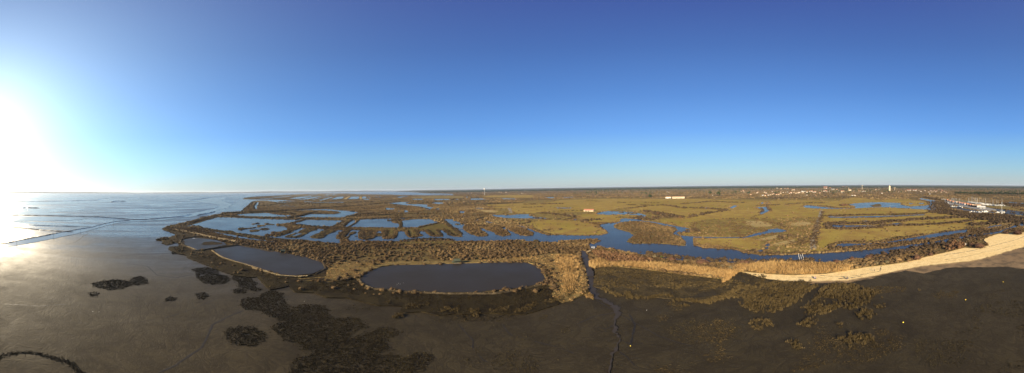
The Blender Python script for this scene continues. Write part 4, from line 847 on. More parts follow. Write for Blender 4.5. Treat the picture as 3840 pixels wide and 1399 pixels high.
for s, h, lab in TALL:
    a = fill('', s, 1.5, 'tuft0', .42, .85, .6 * h, 1.15 * h, mOLIVE, 0.0, '', tone=.5, tv=.15, ns=.3, cut=-.5, edge=.3)
    plant('tall_tussock', [a], mOLIVE, lab, 'tall grass')
plant('cordgrass_ring', [(lambda h: (h[0], h[1], h[2], rng.uniform(.1, .28, len(h[1])), h[4], h[5]))(hedge("W8 -160,840 -60,800 0,780 100,745 220,730 350,735 480,770 620,810 700,830 750,880 820,938 860,1000", 1.1, .045, 'tuft1', .16, .34, 1, z=0, tone=.9))], mSPART, 'dark curved arc of cordgrass at the bottom left corner', 'cordgrass')
# forests along the horizon
xy, d = sector(42000, 3600, 12500, -0.62, 2.4, p=1.2)
c = codes_of(xy); k = np.isin(c, ('scrub', 'meadow', 'heath', 'forest')); xy = xy[k]; d = d[k]
plant('pine_forest', [('pine2', xy, np.full(len(xy), 1.) * 34 * (d / 5000) ** .5, rng.uniform(14, 20, len(xy)), .3 + rng.normal(0, .14, len(xy)), Z)], mPINE, 'dark pine forest along the horizon', 'forest')
def wood(name, n, a0, a1, d0, d1, tpl, h0, h1, rk, mat, tone, lab, cut=-9, seed=21, p=2.0):
    xy, d = sector(n, d0, d1, a0, a1, p=p); c = codes_of(xy); f = fbm2(xy, .006, seed)
    k = np.isin(c, ('scrub', 'heath')) & (f > cut); xy = xy[k]; f = f[k]
    h = rng.uniform(h0, h1, len(xy))
    plant(name, [(tpl, xy, h * rk, h, tone + .2 * f + rng.normal(0, .14, len(xy)), Z)], mat, lab, 'wood')
A = lambda x: (x - 1920) / FPX
wood('bare_wood', 17000, A(2180), 2.4, 1150, 3900, 'bare2', 8, 15, 1.7, mBARE, .45, 'leafless grey brown woods between the pastures and the town')
wood('bare_wood', 8000, A(1650), A(2200), 1700, 4300, 'bare2', 7, 12, 1.7, mBARE, .35, 'leafless woods far behind the ponds')
wood('evergreen_wood', 9000, A(2150), 2.4, 1300, 4500, 'pine2', 10, 17, .9, mPINE, .45, 'dark evergreen trees scattered through the bare woods', cut=.14)
# ------------------------------------------------------------ single things
def mesh_obj(name, V, F, mat, parent=None, smooth=False):
    me = bpy.data.meshes.new(name); me.from_pydata([tuple(v) for v in V], [], F); me.update()
    if smooth: me.polygons.foreach_set('use_smooth', [True] * len(me.polygons))
    return link(name, me, mat, parent)
class MB:
    def __init__(s): s.V = []; s.F = []
    def box(s, x0, x1, y0, y1, z0, z1, rot=0):
        k = len(s.V); c, q = math.cos(rot), math.sin(rot)
        for z in (z0, z1):
            for x, y in ((x0, y0), (x1, y0), (x1, y1), (x0, y1)): s.V.append((x * c - y * q, x * q + y * c, z))
        s.F += [(k, k + 3, k + 2, k + 1), (k + 4, k + 5, k + 6, k + 7)] + [(k + i, k + (i + 1) % 4, k + 4 + (i + 1) % 4, k + 4 + i) for i in range(4)]
        return s
    def tube(s, pts, radii, n=8, cap=True):
        k0 = len(s.V)
        for i, (p, r) in enumerate(zip(pts, radii)):
            a = Vector(pts[max(0, i - 1)]); b = Vector(pts[min(len(pts) - 1, i + 1)]); t = (b - a).normalized()
            u = t.orthogonal().normalized(); v = t.cross(u)
            for j in range(n):
                w = 2 * PI * j / n; q = Vector(p) + u * math.cos(w) * r + v * math.sin(w) * r; s.V.append(tuple(q))
        for i in range(len(pts) - 1):
            for j in range(n):
                a = k0 + i * n + j; b = k0 + i * n + (j + 1) % n; s.F.append((a, b, b + n, a + n))
        if cap: s.F.append(tuple(k0 + j for j in reversed(range(n)))); s.F.append(tuple(k0 + (len(pts) - 1) * n + j for j in range(n)))
        return s
    def lathe(s, prof, n=16, cx=0, cy=0):
        k0 = len(s.V)
        for r, z in prof:
            for j in range(n): w = 2 * PI * j / n; s.V.append((cx + r * math.cos(w), cy + r * math.sin(w), z))
        for i in range(len(prof) - 1):
            for j in range(n):
                a = k0 + i * n + j; b = k0 + i * n + (j + 1) % n; s.F.append((a, b, b + n, a + n))
        s.F.append(tuple(k0 + (len(prof) - 1) * n + j for j in range(n)))
        return s
    def gable(s, L, D, z0, z1, over=.4, th=.25):
        l, d = L / 2 + over, D / 2 + over
        for sg in (-1, 1):
            k = len(s.V); zz = z0 - over * (z1 - z0) / (D / 2)
            P = [(-l, sg * d, zz), (l, sg * d, zz), (l, 0, z1), (-l, 0, z1)]
            s.V += P + [(x, y, z + th) for x, y, z in P]
            s.F += [(k, k + 1, k + 2, k + 3), (k + 4, k + 7, k + 6, k + 5)] + [(k + i, k + 4 + i, k + 4 + (i + 1) % 4, k + (i + 1) % 4) for i in range(4)]
        return s
    def out(s, name, mat, parent=None, smooth=False): return mesh_obj(name, s.V, s.F, mat, parent, smooth)
def empty(name, loc, rz=0, label=None, cat=None, group=None):
    o = bpy.data.objects.new(name, None); COL.objects.link(o); o.location = loc; o.rotation_euler = (0, 0, rz)
    o.empty_display_size = .5
    return tag(o, label, cat, group)
def copy_tree(o, parent=None):
    c = o.copy(); COL.objects.link(c); c.parent = parent
    if parent is not None: c.matrix_parent_inverse = o.matrix_parent_inverse.copy()
    for ch in list(o.children):
        if ch.name in bpy.data.objects: copy_tree(ch, c)
    return c
ORD = 'nearest second third fourth fifth sixth seventh eighth ninth tenth eleventh twelfth thirteenth fourteenth fifteenth sixteenth seventeenth eighteenth nineteenth twentieth'.split()
ORD += ['twenty ' + w for w in 'first second third fourth fifth sixth seventh eighth ninth'.split()]
def facing(p): return -math.atan2(p.x, p.y)      # turns +Y away from the drone, +X to its right
mWHITE = plain('white_paint', (0.55, 0.52, 0.46), 0.5, 0.12, 1.0)
mCREAM = plain('cream_render', (0.45, 0.37, 0.25), 0.85, 0.15, 0.4)
mTILE = plain('orange_roof_tiles', (0.34, 0.14, 0.075), 0.85, 0.35, 1.2)
mPTILE = plain('faded_roof_tiles', (0.40, 0.26, 0.16), 0.85, 0.3, 1.2)
mGREYR = plain('grey_roofing', (0.22, 0.21, 0.20), 0.8, 0.2, 1.0)
mDARK = plain('dark_opening', (0.025, 0.022, 0.02), 0.5, 0.3, 1.0)
mWOOD = plain('weathered_wood', (0.13, 0.10, 0.07), 0.9, 0.35, 2.5)
mPOLE = plain('tarred_wood', (0.045, 0.035, 0.028), 0.85, 0.3, 2.0)
mGREEN = plain('camouflage_green_boards', (0.060, 0.068, 0.038), 0.9, 0.4, 2.0)
mYELP = plain('yellow_buoy_plastic', (0.80, 0.58, 0.04), 0.35, 0.08, 3.0)
mMETAL = plain('galvanised_metal', (0.45, 0.45, 0.43), 0.4, 0.15, 2.0, metal=.6)
mCARS = [plain('car_paint_' + n, c, 0.3, 0.05, 1) for n, c in (('white', (.7, .7, .7)), ('dark', (.03, .035, .05)), ('grey', (.25, .26, .28)), ('red', (.25, .03, .03)))]

# barn with the orange roof
p = G(2209, 793); rz = facing(p) - .28
t = empty('barn', (p.x, p.y, Z), rz, 'long stone barn with an orange tiled roof alone in the green pasture', 'barn')
L, D, H1, H2 = 22, 9, 2.8, 5.6
V = [(-L/2, -D/2, 0), (L/2, -D/2, 0), (L/2, D/2, 0), (-L/2, D/2, 0), (-L/2, -D/2, H1), (L/2, -D/2, H1), (L/2, D/2, H1), (-L/2, D/2, H1), (-L/2, 0, H2), (L/2, 0, H2)]
mesh_obj('wall', V, [(0, 1, 5, 4), (2, 3, 7, 6), (3, 0, 4, 8, 7), (1, 2, 6, 9, 5)], mCREAM, t)
MB().gable(L, D, H1, H2).out('roof', mTILE, t)
for x0, x1, z1 in ((-7, -4.2, 2.3), (-1.5, .8, 2.3)): MB().box(x0, x1, -D/2 - .06, -D/2 + .1, 0, z1).out('door', mDARK, t)
MB().box(2.5, 4.4, -D/2 - .05, -D/2 + .1, 1.0, 2.0).out('window', mDARK, t)
MB().box(L/2, L/2 + 3.2, -1.5, 3, 0, 1.6).out('lean_to', mWOOD, t)
t.scale = (.95, 1, .82)
# cream farm building below the woods
p = G(2541, 744.6); rz = facing(p) + .12
t = empty('farm_building', (p.x, p.y, Z), rz, 'long two storey cream farm building with a row of small upper windows', 'farm building')
MB().box(-24, 27, -5, 5, 0, 6.6).out('wall', mCREAM, t); MB().gable(51, 10, 6.6, 9, .5).out('roof', mPTILE, t).location = (1.5, 0, 0)
for i in range(16): MB().box(-22 + i * 2.9, -20.6 + i * 2.9, -5.1, -4.9, 4.0, 5.6).out('window', mDARK, t)
for i in (5, 11): MB().box(-21 + i * 3, -19.6 + i * 3, -5.1, -4.9, 0, 2.6).out('door', mDARK, t)
MB().box(27, 30.5, -5.2, 5.2, 0, 8.6).out('end_block', mCREAM, t)
t.scale = (.92, 1, .85)
p = G(2507, 744); 
t = empty('farm_outbuilding', (p.x, p.y, Z), facing(p) - .1, 'low pale outbuilding left of the long cream farm building', 'farm building')
MB().box(-12, 10, -4, 4, 0, 4.0).out('wall', mWHITE, t); MB().gable(22, 8, 4.0, 6.4, .4).out('roof', mPTILE, t).location = (-1, 0, 0)
MB().box(-9, -7.8, -4.1, -3.9, 0, 2.4).out('door', mDARK, t)

# towers
p = G(3335.5, 716.5); p = p * (1850 / p.length)
t = empty('water_tower', (p.x, p.y, Z), facing(p) + .3, 'tall square yellowish stone tower with a small turret rising over the woods', 'tower')
MB().box(-6.2, 6.2, -6.2, 6.2, 0, 38).out('wall', mCREAM, t); MB().box(-6.9, 6.9, -6.9, 6.9, 38, 41).out('parapet', mCREAM, t)
MB().box(-2.4, 2.4, -2.4, 2.4, 41, 46).out('turret', mCREAM, t)
for zz in (8, 16, 24, 32): MB().box(-.8, .8, -6.3, -6.1, zz, zz + 2.6).out('window', mDARK, t)
for x, D_, top, lab in ((3233, 2700, 45, 'pale flat topped water tower on a slim shaft right of the church spire'), (3354, 1950, 28, 'brown flat topped water tower just right of the square stone tower')):
    p = G(x, 720); p = p * (D_ / Vector((p.x, p.y, 0)).length)
    t = empty('water_tower', (p.x, p.y, Z), 0, lab, 'water tower')
    m = mCREAM if x < 3300 else plain('brown_concrete', (.36, .27, .17), .85)
    MB().lathe([(2.2, 0), (1.8, top - 5)], 12).out('shaft', m, t); MB().lathe([(1.8, top - 5), (13 if x < 3300 else 11, top - 3), (13.5 if x < 3300 else 11.5, top), (10, top + .8)], 20).out('tank', m, t)
p = G(1817, 716); p = p * (1900 / p.length)
t = empty('water_tower', (p.x, p.y, Z), 0, 'white mushroom shaped water tower standing against the sky on the horizon', 'water tower')
MB().lathe([(2.4, 0), (1.6, 30), (1.6, 44)], 14).out('shaft', mGREYR, t); MB().lathe([(1.6, 42), (6.2, 49), (6.4, 55), (4.5, 57)], 20).out('tank', mWHITE, t)
p = G(3183, 716.5)
t = empty('church', (p.x, p.y, Z), facing(p), 'slender pale church spire in the middle of the town', 'church')
MB().box(-3.4, 3.4, -3.4, 3.4, 0, 13).out('tower_wall', mCREAM, t); MB().lathe([(3.4, 13), (.15, 31)], 8).out('spire', mPTILE, t)
MB().box(3.4, 22, -5, 5, 0, 8).out('nave', mCREAM, t); MB().gable(19, 10, 8, 12).out('roof', mPTILE, t).location = (12.7, 0, 0)

# houses of the town and the far shore
def crop_pts(x0, y0, s, txt): return [(x0 + a / s, y0 + b / s) for a, b in ([float(v) for v in q.split(',')] for q in txt.split())]
HS = [(x, y, 7, 0) for x, y in crop_pts(2780, 690, 8.587, "690,365 770,370 870,360 940,350 1010,330 1050,310 1130,345 1200,340 1270,300 1340,275 1420,272 1480,260 1550,300 1600,285 1700,272 1760,300 1830,290 1870,272 990,245 1290,255 1650,195 1700,188 1500,150 740,265 800,290 540,265 60,215 95,260 300,340 500,290 1150,140 1280,155 2050,240 2120,260 2100,365 2390,370")]
HS += [(x, y, 15, 1) for x, y in crop_pts(2780, 690, 8.587, "1975,250 2240,240 2350,262")]
HS += [(x, y, 7, 0) for x, y in crop_pts(3000, 690, 8.587, "90,285 230,265 680,225 640,290 850,240 930,222 960,245 1190,182 1150,228 1260,212 1350,290 1720,225 2450,182 2550,150 1380,98 1490,100 780,135 840,138 970,130 1680,370 1760,370")]
HS += [(x, y, 16, 1) for x, y in crop_pts(3000, 690, 8.587, "1370,240 1900,228 2060,236 800,232 1060,182 820,112")]
HS += [(x, y, 6.5, 0) for x, y in crop_pts(3280, 680, 9.2, "150,295 160,255 250,410 830,355 1060,332 1530,322 1600,350 1740,322 1940,322 1960,372 1860,372 2080,312 2150,322 2200,295 2310,297 2330,322 2380,342 2460,378 1910,440 2030,347 2100,352 2290,372")]
HS += [(x, y, 17, 1) for x, y in crop_pts(3280, 680, 9.2, "1180,318 1385,316")]
HS += [(x, y, 5, 0) for x, y in crop_pts(1680, 690, 8.587, "650,295 750,291 1130,286 1230,282 1650,263 1710,273 1870,265 2380,298 2410,302 2280,325")]
HS += [(2503, 720, 6, 0), (2508, 721, 5, 0), (2674, 733, 6, 0), (2787, 714, 6, 0), (2780, 718, 5, 0), (2990, 699.5, 9, 1), (2945, 707, 10, 1)]
mWALLS = [('white', mWHITE), ('cream', mCREAM)]; mROOFS = [('orange tiled', mTILE), ('faded brown', mPTILE), ('grey', mGREYR)]
LM = [(1817, 'mushroom water tower'), (2541, 'long cream farm building'), (3183, 'church spire'), (3335, 'square stone tower'), (3620, 'head of the marina')]
protos = {}
def house_proto(wi, ri, big):
    key = (wi, ri, big)
    if key not in protos:
        t = empty('large_house' if big else 'house', (0, 0, 0)); L, D, a, b = (1.0, .45, .24, .36) if big else (1.0, .75, .34, .60)
        V = [(-L/2, -D/2, 0), (L/2, -D/2, 0), (L/2, D/2, 0), (-L/2, D/2, 0), (-L/2, -D/2, a), (L/2, -D/2, a), (L/2, D/2, a), (-L/2, D/2, a), (-L/2, 0, b), (L/2, 0, b)]
        mesh_obj('wall', V, [(0, 1, 5, 4), (2, 3, 7, 6), (3, 0, 4, 8, 7), (1, 2, 6, 9, 5)], mWALLS[wi][1], t)
        MB().gable(L, D, a, b, .05, .02).out('roof', mROOFS[ri][1], t)
        protos[key] = (t, [False])
    return protos[key]
info = []
for i, (x, y, w, big) in enumerate(HS):
    wi = 0 if rng.random() < .55 else 1; ri = int(rng.choice(3, p=(.5, .35, .15)))
    if abs(x - 3408) < 26 and big: wi, ri = 0, 0
    k = min(range(len(LM)), key=lambda j: abs(LM[j][0] - x)); info.append([x, y, w, big, wi, ri, k])
cnt = {}
for r in sorted(info, key=lambda r: abs(r[0] - LM[r[6]][0])):
    x, y, w, big, wi, ri, k = r
    side = 'left' if x < LM[k][0] else 'right'
    key = (k, side, wi, ri, big); cnt[key] = cnt.get(key, 0) + 1
    rank = ORD[cnt[key] - 1]
    t0, used = house_proto(wi, ri, big)
    t = t0 if not used[0] else copy_tree(t0); used[0] = True
    p = G(x, y + 1.5); d = math.hypot(p.x, p.y); s = w / FPX * d * .85
    t.location = (p.x, p.y, Z); t.rotation_euler = (0, 0, facing(p) + rng.uniform(-.5, .5)); t.scale = (s, s, s * .95)
    tag(t, f"{mWALLS[wi][0]} {'long building' if big else 'house'} with {mROOFS[ri][0]} roof, {rank} such one {side} of the {LM[k][1]}", 'house', 'houses of the town and far shore')

# marina: cabins, boats, lamp posts, cars
def gable_hut(name, x, y, L, D, a, b, wm, rm, label, cat, group, dz=0.8, rot=0.0):
    p = G(x, y); t = empty(name, (p.x, p.y, Z + dz), facing(p) + rot, label, cat, group)
    V = [(-L/2, -D/2, 0), (L/2, -D/2, 0), (L/2, D/2, 0), (-L/2, D/2, 0), (-D * 0 - L/2, -D/2, a), (L/2, -D/2, a), (L/2, D/2, a), (-L/2, D/2, a), (-L/2, 0, b), (L/2, 0, b)]
    mesh_obj('wall', V, [(0, 1, 5, 4), (2, 3, 7, 6), (3, 0, 4, 8, 7), (1, 2, 6, 9, 5)], wm, t)
    MB().gable(L, D, a, b, .3, .15).out('roof', rm, t); MB().box(-.5, .5, -D/2 - .05, -D/2 + .1, 0, 2).out('door', mDARK, t)
    return t
cab = [(696, 264), (722, 270), (752, 280), (790, 288), (818, 291), (848, 300), (876, 303), (904, 309), (932, 316), (958, 321), (984, 326)]
for i, (hx, hy) in enumerate(cab):
    x, y = 3300 + hx / 2.759, 660 + hy / 2.759
    wm = (mWOOD, mWOOD, mWOOD, mWHITE, mWOOD, mWHITE, mWHITE, mWOOD, mWOOD, mDARK, mWOOD)[i]
    rm = (mTILE, mTILE, mTILE, mPTILE, mTILE, mTILE, mTILE, mTILE, mTILE, mPTILE, mPTILE)[i]
    gable_hut('oyster_cabin', x, y, 7.5, 6, 3, 5, wm, rm, f"{'white' if wm is mWHITE else 'dark wooden'} quay cabin with tiled roof, {(['first'] + ORD[1:])[i]} counting from the left", 'cabin', 'cabins along the marina quay', rot=.9)
gable_hut('harbour_office', 3300 + 1022 / 2.759, 660 + 328 / 2.759, 9, 7, 4, 6, mWHITE, mPTILE, 'small white harbour building between the cabins and the large white one', 'building', None, rot=.2)
t = gable_hut('harbour_office', 3300 + 1060 / 2.759, 660 + 342 / 2.759, 12, 7, 3.6, 5.4, mWHITE, mWHITE, 'large white harbour building near the round end of the quay', 'building', None)
for i in range(4): MB().box(-6 + i * 3, -4.6 + i * 3, -4.1, -3.9, 1.2, 2.4).out('window', mDARK, t)
p = G(3500 + 400 / 10.42, 690 + 632 / 10.42)
t = empty('quay_shelter', (p.x, p.y, Z), facing(p), 'low flat pale canopy at the head of the marina', 'canopy')
MB().box(-8, 8, -3, 3, 2.6, 3.1).out('roof', mWHITE, t)
for sx_ in (-7, 0, 7): MB().box(sx_ - .15, sx_ + .15, -2.5, -2.2, 0, 2.6).out('post', mMETAL, t)
def hull(name, L, B, H, mat, parent):
    V = []; F = []; n = 9
    for i in range(n):
        u = i / (n - 1); x = -L / 2 + L * u; w = B / 2 * (1 - max(0, (u - .45) / .55) ** 2.2) * (.82 + .18 * min(1, u * 4)); z = H * (1 + .25 * u * u)
        V += [(x, -w, z), (x * .98, -w * .72, H * .35), (x * .95, 0, 0), (x * .98, w * .72, H * .35), (x, w, z)]
        if i:
            for j in range(4): a = (i - 1) * 5 + j; F.append((a, a + 1, a + 6, a + 5))
            a = (i - 1) * 5; F.append((a, a + 5, a + 9, a + 4))
    F.append((0, 4, 3, 2, 1)); return mesh_obj(name, V, F, mat, parent)
def sailboat(L=9.5, mast=11.5):
    t = empty('sailboat', (0, 0, 0)); hull('hull', L, L * .31, 1.5, mWHITE, t)
    MB().box(-L * .12, L * .2, -L * .09, L * .09, 1.55, 2.15).out('cabin', mWHITE, t)
    MB().tube([(L * .08, 0, 1.5), (L * .08, 0, 1.5 + mast)], [.2, .14], 6).out('mast', mMETAL, t)
    MB().tube([(L * .08, 0, 2.6), (-L * .32, 0, 2.7)], [.14, .10], 6).out('boom', mCREAM, t)
    return t
def motorboat(L=7):
    t = empty('motorboat', (0, 0, 0)); hull('hull', L, L * .34, 1.2, mWHITE, t)
    MB().box(-L * .15, L * .15, -L * .12, L * .12, 1.25, 2.5).out('wheelhouse', mWHITE, t); MB().box(L * .151, L * .16, -L * .1, L * .1, 1.7, 2.3).out('windscreen', mDARK, t)
    return t
sb = sailboat(); mb = motorboat(); first = {'s': True, 'm': True}
def H3(a, b): return (3640 + a / 10.42, 730 + b / 10.42)
def H2(a, b): return (3500 + a / 10.42, 690 + b / 10.42)
back = []
for a, b in ((-60, 300), (15, 315), (65, 322), (105, 330), (165, 338), (245, 345), (285, 352), (340, 360), (450, 372), (500, 380), (560, 392), (610, 398), (660, 408), (740, 418), (850, 425), (895, 432), (985, 440), (1080, 438), (1240, 440)): back.append(('s', *H3(a, b)))
for a, b in ((40, 338), (90, 345), (140, 350), (205, 352), (225, 362), (310, 372), (370, 352), (400, 382), (430, 366), (480, 402), (530, 410), (585, 418), (640, 425), (700, 432), (715, 402), (780, 400), (810, 438), (940, 445), (1015, 446), (1060, 445), (1150, 436), (1190, 446)): back.append(('m', *H3(a, b)))
for a, b in ((1380, 735), (1475, 740), (1530, 748), (1590, 756), (1640, 762), (1700, 770)): back.append(('s', *H2(a, b)))
front = [('s', *H3(1190, 718)), ('m', *H3(1045, 722)), ('m', *H3(1225, 778)), ('m', *H3(540, 700)), ('m', *H3(605, 692)), ('m', *H3(30, 705)), ('m', *H2(680, 900)), ('m', *H2(830, 915)), ('m', *H3(330, 725)), ('m', *H2(740, 905)), ('m', *H2(900, 925)), ('s', *H2(1025, 930)), ('m', *H3(120, 712)), ('m', *H3(220, 718)), ('m', *H3(440, 712))]
def place_boats(L, where, grp):
    n = {'s': 0, 'm': 0}
    for kd, x, y in sorted(L, key=lambda r: -r[1]):
        src = sb if kd == 's' else mb
        t = src if first[kd] else copy_tree(src); first[kd] = False
        p = G(x, y + .6); s = rng.uniform(1.0, 1.4) * (1.3 if (kd == 's' and 'berth' in where) else 1)
        t.location = (p.x, p.y, Z + .1); t.rotation_euler = (0, 0, facing(p) + rng.uniform(-.7, .7) + (PI if rng.random() < .5 else 0)); t.scale = (s, s, s)
        n[kd] += 1; rk = ['first'] + ORD[1:]
        tag(t, f"white {'bare masted sailboat' if kd == 's' else 'motorboat'}, {rk[n[kd] - 1]} such boat from the right {where}", 'boat', grp)
place_boats(back, 'in the boatyard row', 'boats laid up in the boatyard'); place_boats(front, 'at the berths before the quay', 'boats at the berths')
lp = None
for i, (x, yt, yb) in enumerate([(*H2(840, 0), 615), (*H2(1048, 0), 640), (*H2(1150, 0), 712), (*H2(935, 0), 852), (*H2(1130, 0), 884), (*H2(1305, 0), 930), (*H2(775, 0), 835), (*H2(440, 0), 740), (*H2(395, 0), 612)]):
    p = G(x, 690 + yb / 10.42)
    if lp is None:
        lp = empty('lamp_post', (0, 0, 0)); MB().tube([(0, 0, 0), (0, 0, 8.5), (0, -.3, 8.9), (0, -1.2, 9.0)], [.14, .09, .08, .06], 6).out('pole', mMETAL, lp); MB().box(-.15, .15, -1.7, -1.1, 8.9, 9.08).out('lamp_head', mMETAL, lp); t = lp
    else: t = copy_tree(lp)
    t.location = (p.x, p.y, Z + .3); t.rotation_euler = (0, 0, facing(p)); t['_x'] = x
lamps = sorted([o for o in COL.objects if o.name.startswith('lamp_post')], key=lambda o: o['_x'])
for i, o in enumerate(lamps):
    del o['_x']; tag(o, f"slim grey lamp post on the marina quay, {(['first'] + ORD[1:])[i]} counting from the left", 'lamp post', 'lamp posts of the marina')
cars = None; ci = 0
for k, (a, b) in enumerate(((490, 742), (580, 745), (655, 742), (560, 765), (575, 800), (650, 775), (700, 770), (720, 610), (760, 612), (800, 612), (890, 605))):
    x, y = H2(a, b); p = G(x, y)
    col = (0, 0, 0, 1, 0, 2, 1, 0, 2, 0, 0)[k]
    t = empty('parked_car', (p.x, p.y, Z + .8), facing(p) + 1.2 + rng.uniform(-.1, .1), f"small {('white', 'dark', 'grey')[col]} car at the head of the quay, {(['first'] + ORD[1:])[k]} from the trees", 'car', 'cars parked by the marina')
    V = [(-2.1, -.85, .3), (2.1, -.85, .3), (2.1, .85, .3), (-2.1, .85, .3), (-2.1, -.85, .85), (2.1, -.85, .8), (2.1, .85, .8), (-2.1, .85, .85), (-1.5, -.7, 1.4), (.7, -.7, 1.42), (.7, .7, 1.42), (-1.5, .7, 1.4), (1.3, -.8, .9), (1.3, .8, .9)]
    mesh_obj('body', V, [(0, 1, 5, 4), (2, 3, 7, 6), (3, 0, 4, 7), (1, 2, 6, 5), (4, 12, 9, 8), (13, 7, 11, 10), (8, 9, 10, 11), (7, 4, 8, 11), (12, 13, 10, 9), (4, 5, 12), (6, 7, 13), (5, 6, 13, 12)], mCARS[col], t)
    for sx_ in (-1.3, 1.3):
        for sy in (-.82, .82): MB().tube([(sx_, sy - .1, .33), (sx_, sy + .1, .33)], [.33, .33], 10).out('wheel', mDARK, t)

# markers in the tidal channel
PO = [((426, 844), 8.2, 'tallest tarred pole with a cross board beside the tidal channel', True), ((372, 861), 4.5, 'short marker pole just left of the tallest pole', False), ((301.5, 877.5), 6.2, 'marker pole standing in the pale channel below the shallow creek', False), ((201, 900), 6.0, 'marker pole in the middle stretch of the pale channel', False),
      ((62.7, 924), 6.6, 'leftmost marker pole near the left edge of the flat', False), ((176, 905), 1.6, 'stub of a broken marker pole on the mud beside the pale channel', False), ((745, 806), 6.5, 'taller of two poles on the low mud bar beyond the dike', False), ((749, 806.5), 5.0, 'shorter of two poles on the low mud bar beyond the dike', False)]
for (x, y), h, lab, cross in PO:
    p = G(x, y); t = empty('marker_pole', (p.x, p.y, 0), facing(p), lab, 'pole', 'marker poles of the tidal channel')
    MB().tube([(0, 0, 0), (.05, 0, h)], [.22 if cross else .13, .14 if cross else .08], 7).out('pole', mPOLE, t)
    if cross: MB().box(-.7, .7, -.1, .1, h - 1.6, h - 1.2).box(-.4, .4, -.1, .1, h - .8, h - .5).out('cross_board', mPOLE, t)
# white posts crossing the river
for i, (a, b) in enumerate(((462, 375), (460, 430), (472, 495), (495, 560), (500, 620), (520, 685), (545, 425), (578, 478), (597, 550), (615, 620), (630, 685), (658, 390), (652, 432), (683, 478), (703, 545), (708, 610), (718, 660))):
    p = G(2960 + a / 13.4, 930 + b / 13.4); row = 'left' if i < 6 else ('middle' if i < 11 else 'right'); j = i if i < 6 else (i - 6 if i < 11 else i - 11)
    t = empty('river_post', (p.x, p.y, .5), 0, f"white topped wooden post in the river, {(['farthest'] + ORD[1:])[j]} in the {row} of the three rows", 'post', 'white posts standing in the river')
    MB().tube([(0, 0, -.4), (0, 0, .35)], [.09, .09], 6).out('pile', mWOOD, t); MB().tube([(0, 0, .35), (0.02, 0, 1.0)], [.12, .10], 6).out('white_top', mWHITE, t)
# buoys on the mud
for x, y, lab, c in ((3240 + 276 / 1.88, 900 + 584 / 1.88, 'yellow ball buoy lying on the dark mud, nearest of the three on the right', mYELP), (3240 + 716 / 1.88, 900 + 424 / 1.88, 'yellow ball buoy on the mud, middle one of the three on the right', mYELP),
                     (3240 + 981 / 1.88, 900 + 298 / 1.88, 'pale yellow ball buoy nearest the beach and the right edge', mYELP), (2200 + 309 / 1.88, 900 + 749 / 1.88, 'small dull buoy beside the faint track right of the creek', mYELP)):
    p = G(x, y); r = .15 if 'dull' in lab else .24
    t = empty('buoy', (p.x, p.y, 0), 0, lab, 'buoy'); MB().lathe([(.02, 0), (r * .7, r * .25), (r, r * .9), (r * .7, r * 1.6), (.06, r * 2.0)], 14).out('float', c, t, True)
    MB().lathe([(.05, r * 1.95), (.05, r * 2.3)], 8).out('eye', mMETAL, t); MB().tube([(0, 0, .03), (-.9, .3, .03), (-1.6, .2, .02)], [.03, .03, .03], 5).out('chain', mDARK, t)
# gulls
def gull():
    t = bpy.data.meshes.new('gull'); mbx = MB().tube([(-.24, 0, .17), (-.12, 0, .16), (.05, 0, .19), (.15, 0, .24), (.2, 0, .31), (.27, 0, .30), (.33, 0, .29)], [.01, .06, .085, .06, .045, .035, .008], 8)
    mbx.tube([(0, .03, 0), (0, .03, .14)], [.01, .01], 4); mbx.tube([(0, -.03, 0), (0, -.03, .14)], [.01, .01], 4)
    t.from_pydata(mbx.V, [], mbx.F); t.materials.append(mWHITE); return t
gm = gull()
for x, y, lab, z in ((348, 1170, 'white gull on the open mud, left of a pair', 0), (371, 1171, 'white gull on the open mud, right of a pair', 0), (1141, 1131, 'single white gull on the mud above the great cordgrass sheet', 0), (2425, 1165, 'single white gull on the dark mud right of the creek', 0),
                     (1489, 1073, 'white gull on the oblong pond, leftmost of four', Z + .1), (1495, 1067, 'white gull on the oblong pond, second from left of four', Z + .1), (1502, 1070, 'white gull on the oblong pond, third from left of four', Z + .1), (1513, 1066, 'white gull on the oblong pond, rightmost of four', Z + .1), (1298, 792.5, 'white bird on the upper pond behind the dikes', Z + .1), (2574, 922, 'white bird floating on the river by the tip of the big island', Z + .1)):
    o = bpy.data.objects.new('gull', gm); COL.objects.link(o); p = G(x, y); o.location = (p.x, p.y, z); o.rotation_euler = (0, 0, rng.uniform(0, 6)); o.scale = (1.0,) * 3
    tag(o, lab, 'bird', 'gulls on mud and ponds')
# bird hides, sluice, sign and small works
p = G(1714, 988); t = empty('bird_hide', (p.x, p.y, Z), facing(p) + .1, 'green wooden bird hide with a sloping roof on the bank of the oblong pond', 'hut')
MB().box(-2.1, 2.1, -1.3, 1.6, .3, 2.0).out('wall', mGREEN, t); V = [(-2.5, -1.7, 1.9), (2.3, -1.7, 1.9), (2.1, .5, 2.9), (-2.3, .5, 2.9), (2.3, 2.2, 2.1), (-2.5, 2.2, 2.1)]
mesh_obj('roof', V, [(0, 1, 2, 3), (3, 2, 4, 5)], mGREEN, t); MB().box(-1.5, 1.5, -1.36, -1.2, 1.1, 1.4).out('viewing_slot', mDARK, t)
MB().box(-2.3, 2.5, -3.0, -1.4, .15, .35).out('deck', mWOOD, t); MB().box(-3.2, -2.2, -1.0, 1.0, 0, 1.3).out('screen', mGREEN, t)
p = G(1060, 949); t = empty('bird_hide', (p.x, p.y, Z), facing(p), 'small dark green hide at the edge of the left hand pond', 'hut')
MB().box(-1.4, 1.8, -1.1, 1.2, 0, 1.9).out('wall', mGREEN, t); MB().gable(3.4, 2.6, 1.9, 2.5, .2, .1).out('roof', mGREEN, t).location = (.2, 0, 0); MB().box(.3, 1.4, -1.16, -1.0, .7, 1.1).out('viewing_slot', mDARK, t)
